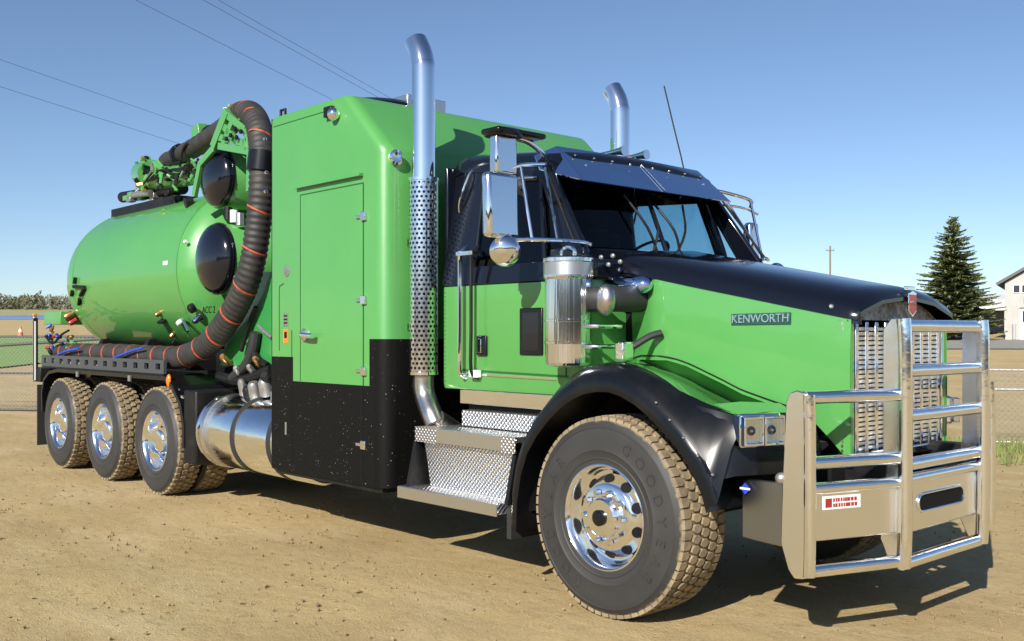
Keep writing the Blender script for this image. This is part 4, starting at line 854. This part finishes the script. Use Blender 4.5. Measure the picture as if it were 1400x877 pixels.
for k in range(11):
    y = -.5167 + k * .1033; mb = MB()
    for j in range(27): z = .955 + j * .0255; mb.box(gx - .022, gx - .008, y - .038, y + .038, z, z + .0175)
    P(mb, 'grille_louvre', 'plate', gr)
em = P(MB().extr([(1.172, y, z) for y, z in ((-.045, 1.80), (0, 1.815), (.045, 1.80), (.045, 1.70), (0, 1.665), (-.045, 1.70))], (.012, 0, 0)), 'hood_emblem', 'chrome', bonnet, bev=.004)
P(MB().extr([(1.1845, y, z) for y, z in ((-.036, 1.79), (.036, 1.79), (.036, 1.705), (0, 1.68), (-.036, 1.705))], (.002, 0, 0)), 'emblem_shield', 'red', bonnet)
TX('emblem_letters', 'KW', .038, .001, 'silver', bonnet, (1.188, 0, 1.745), (0, 1, 0), (0, 0, 1))
P(MB().obox((1.165, 0, 1.825), (.01, 0, 0), (0, .05, 0), (0, 0, .012)), 'emblem_base', 'chrome', bonnet, bev=.004)

# ---------------------------------------------------------------- bull bar and bumper
bx, pY = 1.34, .46
bull = P(MB().box(bx - .06, bx + .0, -pY + .02, pY - .02, .545, .84), 'bumper', 'plate', bev=.015)
# centre posts: plates with a bright rounded front edge
for s in (-1, 1):
    P(MB().extr([(x, s * pY - .012, z) for x, z in ((bx + .015, .40), (bx + .02, 1.62), (bx - .01, 1.655), (bx - .04, 1.655), (bx - .085, 1.60), (bx - .085, .95), (bx - .09, .80), (bx - .10, .52), (bx - .04, .39))], (0, .024, 0)), 'guard_post', 'plate', bull, bev=.006)
    P(MB().tube([(bx + .02, s * pY, .39), (bx + .03, s * pY, .6), (bx + .03, s * pY, 1.0), (bx + .03, s * pY, 1.5), (bx + .02, s * pY, 1.65)], .036, 16, 2), 'guard_upright', 'bar', bull)
for z in (1.615, 1.385, 1.155, .905): P(MB().cyl((bx + .005, -pY + .01, z), (bx + .005, pY - .01, z), .034, 20), 'guard_tube', 'alu', bull)
for z in (.405,): P(MB().cyl((bx + .005, -pY + .01, z), (bx + .005, pY - .01, z), .034, 20), 'guard_tube', 'alu', bull)
P(MB().cyl((bx - .005, -pY + .01, .825), (bx - .005, pY - .01, .825), .03, 18), 'guard_tube', 'alu', bull)
# slot in the bumper
sl_ = [(bx + .001, y, z) for y, z in ([(-.22 + .047 * math.cos(R(a)), .69 + .047 * math.sin(R(a))) for a in range(90, 271, 20)] + [(.22 + .047 * math.cos(R(a)), .69 + .047 * math.sin(R(a))) for a in range(-90, 91, 20)])]
P(MB().extr(sl_, (.0025, 0, 0)), 'tow_slot', 'interior', bull)
rim = [Vector(p) + Vector((.003, 0, 0)) for p in sl_]; P(MB().tube(rim + [rim[0], rim[1]], .008, 8), 'slot_rim', 'alu', bull)
for s in (-1, 1):
    ox, oy = 1.145, s * 1.03                                        # outer end of the swept wing
    dirv = Vector((bx - ox, s * (pY - abs(oy)), 0)); wn = Vector((abs(dirv.y), s * dirv.x, 0)).normalized()
    def WP(t, z, o=0): return Vector((ox, oy, z)) + dirv * t + wn * o
    # outer plate post, rounded top, sloped foot
    P(MB().extr([(x, oy - .012, z) for x, z in ((ox - .115, .88), (ox - .095, 1.24), (ox - .075, 1.285), (ox - .035, 1.30), (ox + .02, 1.285), (ox + .025, .42), (ox - .0, .385), (ox - .05, .38), (ox - .085, .42), (ox - .125, .54))], (0, .024, 0)), 'wing_post', 'plate', bull, bev=.006)
    P(MB().tube([(ox + .025, oy, .40), (ox + .03, oy, .6), (ox + .03, oy, 1.1), (ox + .025, oy, 1.28)], .030, 16, 2), 'wing_upright', 'bar', bull)
    for z, r_ in ((1.265, .033), (.945, .033), (.82, .03), (.42, .033)): P(MB().cyl(WP(.0, z), WP(1, z), r_, 20), 'wing_tube', 'bar', bull)
    P(MB().extr([WP(.0, .56), WP(.985, .56), WP(.985, .83), WP(.0, .83)], wn * -.05), 'bumper_wing', 'plate', bull, bev=.01)
    # bumper end return
    P(MB().extr([(x, oy + s * .001, z) for x, z in ((ox - .10, .52), (ox - .10, .86), (ox - .17, .84), (ox - .36, .835), (ox - .36, .535))], (0, -s * .02, 0)), 'bumper_end', mat('dull aluminium %d' % s, (.32, .33, .34), .3, 1, bump=(8, .1, .01)), bull, bev=.006)
    P(MB().box(.85, bx - .06, s * .43 - .05, s * .43 + .05, .70, .95), 'bumper_bracket', 'satin', bull)
    P(MB().sphere((ox - .13, oy, .86), .03, 10, 6), 'bracket_casting', 'silver', bull)
    if s > 0: P(MB().sphere((ox - .04, oy + s * .05, 1.32), .032, 14, 8), 'marker_ball', 'chrome', bull)
    P(MB().cyl((ox - .04, oy + s * .05, .6), (ox - .04, oy + s * .05, 1.24), .016, 10), 'marker_rod', 'chrome', bull) if s > 0 else None
    if s < 0:
        c = WP(.38, .745, .002); t = dirv.normalized()
        tg = P(MB().obox(c, t * .115, wn * .003, (0, 0, .032)), 'maker_plate', 'white', bull)
        P(MB().obox(c - t * .085 + wn * .0035, t * .02, wn * .001, (0, 0, .022)), 'plate_mark', 'red', bull)
        rr = random.Random(4)
        for row in (.013, -.013):
            u = -.052
            while u < .10:
                w_ = rr.uniform(.004, .009); P(MB().obox(c + t * u + wn * .0035 + Vector((0, 0, row)), t * w_, wn * .001, (0, 0, .009)), 'plate_mark', 'red', bull); u += w_ * 2 + .005
        c = Vector((ox - .325, oy - .0215, .79))
        P(MB().extr([c + Vector((dx, 0, dz)) for dx, dz in ((-.03, 0), (0, -.03), (.03, 0), (0, .03))], (0, -.002, 0)), 'diamond_sticker', 'blue', bull)
        P(MB().obox(c + Vector((.0, -.003, 0)), (.03, 0, 0), (0, .001, 0), (0, 0, .005)), 'sticker_band', 'white', bull)
P(MB().box(.9, 1.06, -.9, .9, .60, .72), 'bumper_beam', 'satin', bull); P(MB().box(.75, 1.05, -.62, .62, .60, .92), 'front_crossmember', 'interior')
for y in (-.3, .3): P(MB().tube([(1.0, y, .62), (1.18, y, .60), (1.22, y, .66), (1.12, y, .70)], .022, 8, 3), 'tow_hook', 'brass')

# ---------------------------------------------------------------- steps beside the cab
for s in (-1, 1):
    def yb_(a, b): return (min(s * a, s * b), max(s * a, s * b))
    y0, y1 = yb_(1.27, 1.0); lo = P(MB().box(-1.86, -.83, y0, y1, .465, .535), 'lower_step', 'diamond', bev=.006)
    P(MB().box(-1.86, -.83, s * 1.272 - .004, s * 1.272 + .004, .455, .530), 'step_edge', 'alu_soft', lo)
    y0, y1 = yb_(1.20, .90); us = P(MB().box(-1.75, -.74, y0, y1, .905, .945), 'upper_step', 'diamond', bev=.004)
    P(MB().box(-1.75, -1.52, s * 1.203 - .004, s * 1.203 + .004, .845, .945), 'step_edge', 'diamond', us); P(MB().box(-.87, -.74, s * 1.203 - .004, s * 1.203 + .004, .845, .945), 'step_edge', 'diamond', us)
    P(MB().box(-1.52, -.87, s * 1.203 - .004, s * 1.203 + .004, .85, .94), 'step_edge', 'alu_soft', us)
    P(MB().extr([(-1.72, s * 1.15, .845), (-.80, s * 1.15, .845), (-.86, s * 1.11, .535), (-1.70, s * 1.11, .535)], (0, -s * .02, 0)), 'step_riser', 'diamond', us)
    P(MB().box(-1.74, -.80, *yb_(1.09, .50), .50, .84), 'battery_box', 'satin', us)
    for x in (-1.80, -.79): P(MB().extr([(x, s * 1.18, .84), (x, s * 1.25, .53), (x, s * .95, .53), (x, s * .95, .84)], (.03, 0, 0)), 'step_gusset', 'satin', us)
    P(MB().box(-1.50, -.62, *yb_(1.0, .90), .955, 1.06), 'toe_board', 'diamond', us, bev=.004); P(MB().box(-1.52, -.55, *yb_(.92, .80), 1.0, 1.18), 'cab_mount_panel', 'interior', us)

# ================================================================== SURROUNDINGS
# chain link fabric
def chain():
    m = mat('chain link', (.30, .31, .30), .45, .7); n, l, b = nodes(m)
    tc = n.new('ShaderNodeTexCoord'); sx = n.new('ShaderNodeSeparateXYZ'); l.new(tc.outputs['Object'], sx.inputs[0])
    def mth(op, a, bb=None):
        q = n.new('ShaderNodeMath'); q.operation = op
        for i, v in enumerate((a, bb)):
            if v is None: continue
            if isinstance(v, (int, float)): q.inputs[i].default_value = v
            else: l.new(v, q.inputs[i])
        return q.outputs[0]
    k = 1 / .085
    def wire(e): return mth('LESS_THAN', mth('ABSOLUTE', mth('SUBTRACT', mth('FRACT', mth('ADD', mth('MULTIPLY', e, k), 100)), .5)), .042)
    a = mth('MAXIMUM', wire(mth('ADD', sx.outputs[0], sx.outputs[2])), wire(mth('SUBTRACT', sx.outputs[0], sx.outputs[2])))
    tr = n.new('ShaderNodeBsdfTransparent'); mx = n.new('ShaderNodeMixShader')
    l.new(a, mx.inputs[0]); l.new(tr.outputs[0], mx.inputs[1]); l.new(b.outputs[0], mx.inputs[2]); l.new(mx.outputs[0], n['Material Output'].inputs[0]); return m
M['chain'] = chain(); M['galv'] = mat('galvanised steel', (.45, .45, .44), .45, .6, noise=(12, (.3, .29, .27), .4, .7)); M['dark_steel'] = mat('dark steel', (.05, .05, .05), .5)
def fence(a, b, h, rails, step, label, posts_mat, rail_mat, top_r=.022):
    a, b = Vector(a), Vector(b); ln = (b - a).length; u = (b - a) / ln; ang = math.atan2(u.y, u.x)
    f = empty('chain_link_fence', a); f.rotation_euler = (0, 0, ang); tag(f, label, 'fence'); dz = (b.z - a.z) / ln
    for k in range(int(ln / step) + 1):
        x = k * step; MB().lathe([(.03, -.2), (.03, h + .04), (.02, h + .07), (.001, h + .075)], (x, 0, dz * x), (0, 0, 1), 10).build('post', posts_mat, f)
    for z in rails: MB().cyl((0, -.032, z), (ln, -.032, dz * ln + z), top_r, 8).build('rail', rail_mat, f)
    MB().add([(0, -.06, .03), (ln, -.06, dz * ln + .03), (ln, -.06, dz * ln + h), (0, -.06, h)], [(0, 1, 2, 3)]).build('wire_mesh', M['chain'], f, 0)
    return f
fl_ = fence(GP(-190, 21.5), GP(330, 20.2), 1.52, (.02, .77, 1.52), 3.05, 'chain link fence in front of the green field', M['galv'], M['dark_steel'])
p0, p1 = GP(5, 21.3, .0), GP(60, 21.0, .0); MB().cyl((3.2, -.05, 1.33), (6.0, -.05, 1.50), .03, 8).build('brace_rail', M['dark_steel'], fl_)
fence(GP(1330, 14.9), GP(1560, 14.3), 1.08, (.02, .78, 1.06), 1.55, 'low chain link fence with pale rails beside the bull bar', M['galv'], M['galv'], .018)

# ---- spruce
def conifer(base, h, rad, seed, label):
    rr = random.Random(seed); t = empty('spruce_tree', base); tag(t, label, 'tree')
    MB().tube([(0, 0, -.2), (0, 0, h * .4), (.05, 0, h * .98)], .13, 10, 0, rad=lambda i: (.16, .09, .015)[i]).build('trunk', mat('spruce bark', (.10, .07, .05), .9), t)
    mb = MB(); br = MB(); z = h * .10; 
    while z < h * .985:
        f = 1 - (z / h); L = rad * (f ** .80) * (1.0 if f < .92 else .9); nb = max(4, int(6 + 8 * f)); a0 = rr.uniform(0, 6.28)
        for k in range(nb):
            a = a0 + 2 * math.pi * k / nb + rr.uniform(-.25, .25); ll = L * rr.choice((.5, .7, .85, .95, 1.0, 1.18)) + .10; d_ = Vector((math.cos(a), math.sin(a), 0)); side = Vector((-d_.y, d_.x, 0))
            z0 = z + rr.uniform(-.14, .14); dr = (.22 - .40 * min(1, f / .45)) * ll
            tip = d_ * ll + Vector((0, 0, z0 + dr + .10 * ll)); mid = d_ * ll * .55 + Vector((0, 0, z0 + dr * .75)); root = Vector((0, 0, z0))
            br.tube([root, mid, tip], .02, 4, 0, rad=lambda i: (.022, .014, .006)[i])
            nS = max(10, int(ll * 58))
            for j in range(nS):
                q = (j + rr.random()) / nS; q = .12 + .88 * q
                c = root.lerp(mid, q / .55) if q < .55 else mid.lerp(tip, (q - .55) / .45)
                sp_ = (.36 * ll * (1 - q) + .07) * rr.uniform(.4, 1.1); sd = rr.choice((-1, 1))
                e_ = c + side * sd * sp_ + d_ * sp_ * .55 + Vector((0, 0, -.10 * sp_ + rr.uniform(-.05, .03)))
                wv = (d_ * .5 - side * sd * .35 + Vector((0, 0, rr.uniform(-.2, .2)))).normalized() * rr.uniform(.055, .11)
                m_ = c.lerp(e_, .5) + Vector((0, 0, .015))
                mb.add([c - wv * .6, m_ - wv + Vector((0, 0, -.02)), e_, m_ + wv + Vector((0, 0, .02)), c + wv * .6], [(0, 1, 3, 4), (1, 2, 3)])
                if rr.random() < .5:
                    g = c + Vector((rr.uniform(-.08, .08), rr.uniform(-.08, .08), -rr.uniform(.06, .20))); mb.add([c - side * .05, c + side * .05, g], [(0, 1, 2)])
        z += h * .0165 + .02 * f
    m_ = mat('spruce needles', (.12, .16, .06), .75, noise=(1.2, (.24, .255, .095), .40, .66))
    mb.build('crown', m_, t, 0); br.build('branches', bpy.data.materials['spruce bark'], t)
    return t
conifer(GP(1303, 72), 8.75, 3.7, 11, 'dense green spruce with a pointed top beside the white shed')

# ---- white shed on the right
def shed():
    D = 74; b0 = GP(1374, D); t = empty('white_shed', b0); t.rotation_euler = (0, 0, math.atan2(VR.y, VR.x) - R(29)); tag(t, 'white gabled shed with grey roof edge and big pale door', 'building')
    wm = mat('painted boards', (.42, .41, .385), .7, noise=(1.2, (.37, .36, .335), .4, .7)); rm = mat('shed roof', (.10, .095, .09), .6); wn_ = mat('shed window', (.03, .03, .035), .15)
    W, H0, H1, dep = 10.5, 4.15, 7.3, 14
    g = MB().extr([(0, 0, -.3), (W, 0, -.3), (W, 0, H0), (W / 2, 0, H1), (0, 0, H0)], (0, dep, 0)).build('wall', wm, t)
    for s, x0, x1 in ((0, 0, W / 2), (1, W, W / 2)):
        d_ = Vector((x1 - x0, 0, H1 - H0)); nn = Vector((-d_.z, 0, d_.x)).normalized() * (1 if s == 0 else -1); ov = d_.normalized() * .55
        MB().extr([Vector((x0, -.35, H0)) - ov + nn * .06, Vector((x1, -.35, H1)) + nn * .06, Vector((x1, -.35, H1)) + nn * .26, Vector((x0, -.35, H0)) - ov + nn * .26], (0, dep + .7, 0)).build('roof', rm, t)
    for i, x in enumerate((.55, 1.1, 1.65, 2.2)):
        f = MB().box(x - .03, x + .45, -.05, .0 - .004, 3.35, 3.95).build('window', mat('sash white', (.7, .69, .65), .5) if i == 0 else bpy.data.materials['sash white'], t); MB().box(x + .02, x + .40, -.065, -.051, 3.40, 3.9).build('pane', wn_, f)
    dm = mat('shed door', (.76, .76, .74), .5); d_ = MB().box(.95, 6.4, -.08, -.004, 0, 2.2).build('door', dm, t)
    for x in (1.15, 1.75, 2.35, 2.95): MB().box(x, x + .38, -.095, -.082, 1.25, 2.05).build('door_pane', wn_, d_)
    MB().box(.83, .948, -.1, -.004, 0, 2.3).build('door_jamb', wm, t); MB().box(.95, 6.5, -.1, -.004, 2.202, 2.3).build('door_head', rm, t)
    lm = MB().box(1.25, 1.42, -.35, -.004, 2.75, 3.05).build('wall_lamp', M['dark_steel'], t); MB().cyl((.6, -.2, 0), (.6, -.2, 1.1), .12, 10).build('bollard', mat('bollard paint', (.35, .36, .38), .6), t)
shed()
def lean_to():
    D = 92; b0 = GP(1336, D); t = empty('low_shed', b0); t.rotation_euler = (0, 0, math.atan2(VR.y, VR.x) - R(26)); tag(t, 'long low pale shed behind the spruce with dark open bays', 'building')
    MB().box(0, 9, 0, 8, 2.1, 2.95).build('fascia', mat('pale tin', (.5, .5, .49), .5, .1), t); MB().extr([(0, 0, 2.96), (9, 0, 2.96), (9, 8, 3.7), (0, 8, 3.7)], (0, 0, .12)).build('roof', mat('pale tin roof', (.68, .68, .67), .5, .1), t)
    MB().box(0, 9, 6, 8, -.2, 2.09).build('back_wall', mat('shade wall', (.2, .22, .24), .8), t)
    for x in (.1, 2.2, 4.4, 6.6): MB().box(x, x + .2, .1, .3, -.2, 2.09).build('post', M['galv'], t)
lean_to()
# dark pickup far behind the grille
def pickup(base, rz):
    t = empty('parked_pickup', base); t.rotation_euler = (0, 0, rz); tag(t, 'dark pickup parked far across the tan lot behind the bull bar', 'truck'); bm_ = mat('pickup paint', (.015, .016, .02), .3, 0, .6)
    MB().extr([(x, -.9, z) for x, z in ((-2.6, .45), (2.6, .45), (2.65, .95), (1.3, 1.1), (.7, 1.75), (-.7, 1.78), (-.95, 1.15), (-2.6, 1.12))], (0, 1.8, 0)).build('body', bm_, t, bev=.05)
    MB().extr([(x, -.905, z) for x, z in ((-.6, 1.2), (1.05, 1.2), (.62, 1.66), (-.6, 1.68))], (0, 1.81, 0)).build('window', M['black'], t)
    for x in (-1.6, 1.65):
        for y in (-.85, .85): MB().lathe([(.001, -.12), (.36, -.12), (.38, -.08), (.38, .08), (.36, .12), (.001, .12)], (x, y, .38), (0, 1, 0), 20).build('wheel', M['rubber'], t)
pickup(GP(1308, 78), YAW + R(78))
# ---- utility poles and wires
def pole(base, h, label, cat='utility pole'):
    t = empty('utility_pole', base); t.rotation_euler = (0, 0, R(30)); tag(t, label, cat); wm = mat('weathered pole', (.17, .13, .10), .9)
    MB().lathe([(.16, -.3), (.11, h)], (0, 0, 0), (0, 0, 1), 10).build('shaft', wm, t); MB().box(-.6, .6, -.17, -.09, h - .75, h - .62).build('cross_arm', wm, t)
    for x in (-.5, .5): MB().cyl((x, -.13, h - .6), (x, -.13, h - .42), .05, 8).build('insulator', M['galv'], t)
    return t
pole(GP(1135, 150), 11.6, 'thin wooden utility pole rising on the skyline beyond the bonnet')
wm_ = mat('wire', (.13, .16, .22), .6)
def wires(specs, vp, label):
    t = empty('power_line', (0, 0, 0)); tag(t, label, 'power line')
    for px, py, D0, k0, k1 in specs:
        pts = []
        for i in range(15):
            k = k0 + (k1 - k0) * i / 14; D = D0 * k; x = vp[0] + (px - vp[0]) / k; y = vp[1] + (py - vp[1]) / k
            sag = .10 * 4 * (i / 14) * (1 - i / 14)
            v = ray(x, y); pts.append(CAM + v * D - VU * sag)
        MB().tube(pts, .0075, 5).build('wire', wm_, t)
    return t
wires([(0, 80, 34, .75, 2.9), (0, 117, 34, .75, 2.9)], (1250, 512), 'lower pair of thin wires crossing the sky behind the green tank')
wires([(190, 0, 30, .7, 2.6), (282, 0, 30, .7, 2.6), (302, 0, 31, .7, 2.6)], (1210, 515), 'upper set of three thin wires slanting down behind the cabinet roof')
# ---- brush along the far bank (one far mass)
mb = MB(); rr = random.Random(21)
for i in range(1500):
    L = rr.uniform(-330, -60) if i % 6 else rr.uniform(-60, 260); D = rr.uniform(490, 560); L *= 1.35; b0 = G(D, L, 2.6); hgt = rr.uniform(5.2, 7.6) * (1 + .4 * mn.noise(Vector((L * .05, 0, 0)))); wd = rr.uniform(2.2, 4.4)
    for k in range(34):
        th = rr.uniform(0, 6.28); t_ = rr.random(); rad = wd * math.sqrt(max(.02, 1 - (2 * t_ - .9) ** 2 * .8)) * rr.uniform(.3, 1); c = b0 + Vector((math.cos(th) * rad, math.sin(th) * rad, hgt * t_)); q = rr.uniform(.45, 1.0)
        v1 = Vector((rr.uniform(-1, 1), rr.uniform(-1, 1), rr.uniform(-1, 1.4))) * q; v2 = Vector((rr.uniform(-1, 1), rr.uniform(-1, 1), rr.uniform(-1, 1))) * q * .6
        mb.add([c - v1, c + v2, c + v1, c - v2], [(0, 1, 2, 3)])
tag(mb.build('brush', mat('bare brush', (.145, .13, .088), .95, noise=(.06, (.11, .12, .058), .42, .62)), None, 0), 'grey brown line of bare brush along the far bank', None, None, 'stuff')
# ---- wood edge across the yard behind the viewpoint (it shows in the black domes and the chrome)
mb = MB(); rr = random.Random(33)
for i in range(700):
    a = R(rr.uniform(-75, 75)); dist = rr.uniform(95, 120); c0 = Vector((CAM.x, CAM.y, 0)) - VD * (dist * math.cos(a)) + VR * (dist * math.sin(a)); hgt = rr.uniform(6, 11); wd = rr.uniform(1.6, 3.2)
    for k in range(26):
        th = rr.uniform(0, 6.28); zz = hgt * rr.uniform(.05, 1); rad = wd * math.sqrt(max(.05, 1 - (zz / hgt) ** 2)) * rr.uniform(.5, 1); c = c0 + Vector((math.cos(th) * rad, math.sin(th) * rad, zz)); q = rr.uniform(.5, 1.2)
        v1 = Vector((rr.uniform(-1, 1), rr.uniform(-1, 1), rr.uniform(-1, 1))) * q; v2 = Vector((rr.uniform(-1, 1), rr.uniform(-1, 1), rr.uniform(-1, 1))) * q
        mb.add([c - v1, c + v2, c + v1, c - v2], [(0, 1, 2, 3)])
tag(mb.build('woodland', mat('wood edge leaves', (.045, .055, .028), .9), None, 0), 'dark wood edge across the yard', None, None, 'stuff')
# ---- traffic cone far left
def cone(base):
    t = empty('traffic_cone', base); tag(t, 'orange and white marker cone standing on the far dirt lot', 'cone')
    MB().lathe([(.22, 0), (.06, .8), (.001, .81)], (0, 0, 0), (0, 0, 1), 16).build('body', mat('cone orange', (.75, .16, .05), .6), t); MB().lathe([(.168, .32), (.112, .58)], (0, 0, 0), (0, 0, 1), 16, caps=False).build('white_band', M['white'], t); MB().box(-.27, .27, -.27, .27, 0, .04).build('foot', M['rubber'], t)
cone(GP(28, 84))
# ---- grass tuft by the right fence
mb = MB(); rr = random.Random(9)
for i in range(5200):
    D = rr.uniform(12.2, 15.2); L = rr.uniform(5.9, 8.6)
    if rr.random() > .25 + .75 * max(0, 1 - abs(D - 13.7) / 1.2): continue
    b0 = G(D, L); hh_ = rr.uniform(.03, .16); a = rr.uniform(0, 6.28); w_ = rr.uniform(.006, .014); t_ = Vector((math.cos(a), math.sin(a), 0)); ln_ = Vector((rr.uniform(-1, 1), rr.uniform(-1, 1), 0)) * .05
    mb.add([b0 - t_ * w_, b0 + t_ * w_, b0 + ln_ + VU * hh_], [(0, 1, 2)])
tag(mb.build('weeds', mat('weed green', (.14, .19, .05), .8, noise=(2, (.28, .26, .10), .45, .65)), None, 0), 'thin green weeds growing along the foot of the low fence', None, None, 'stuff')
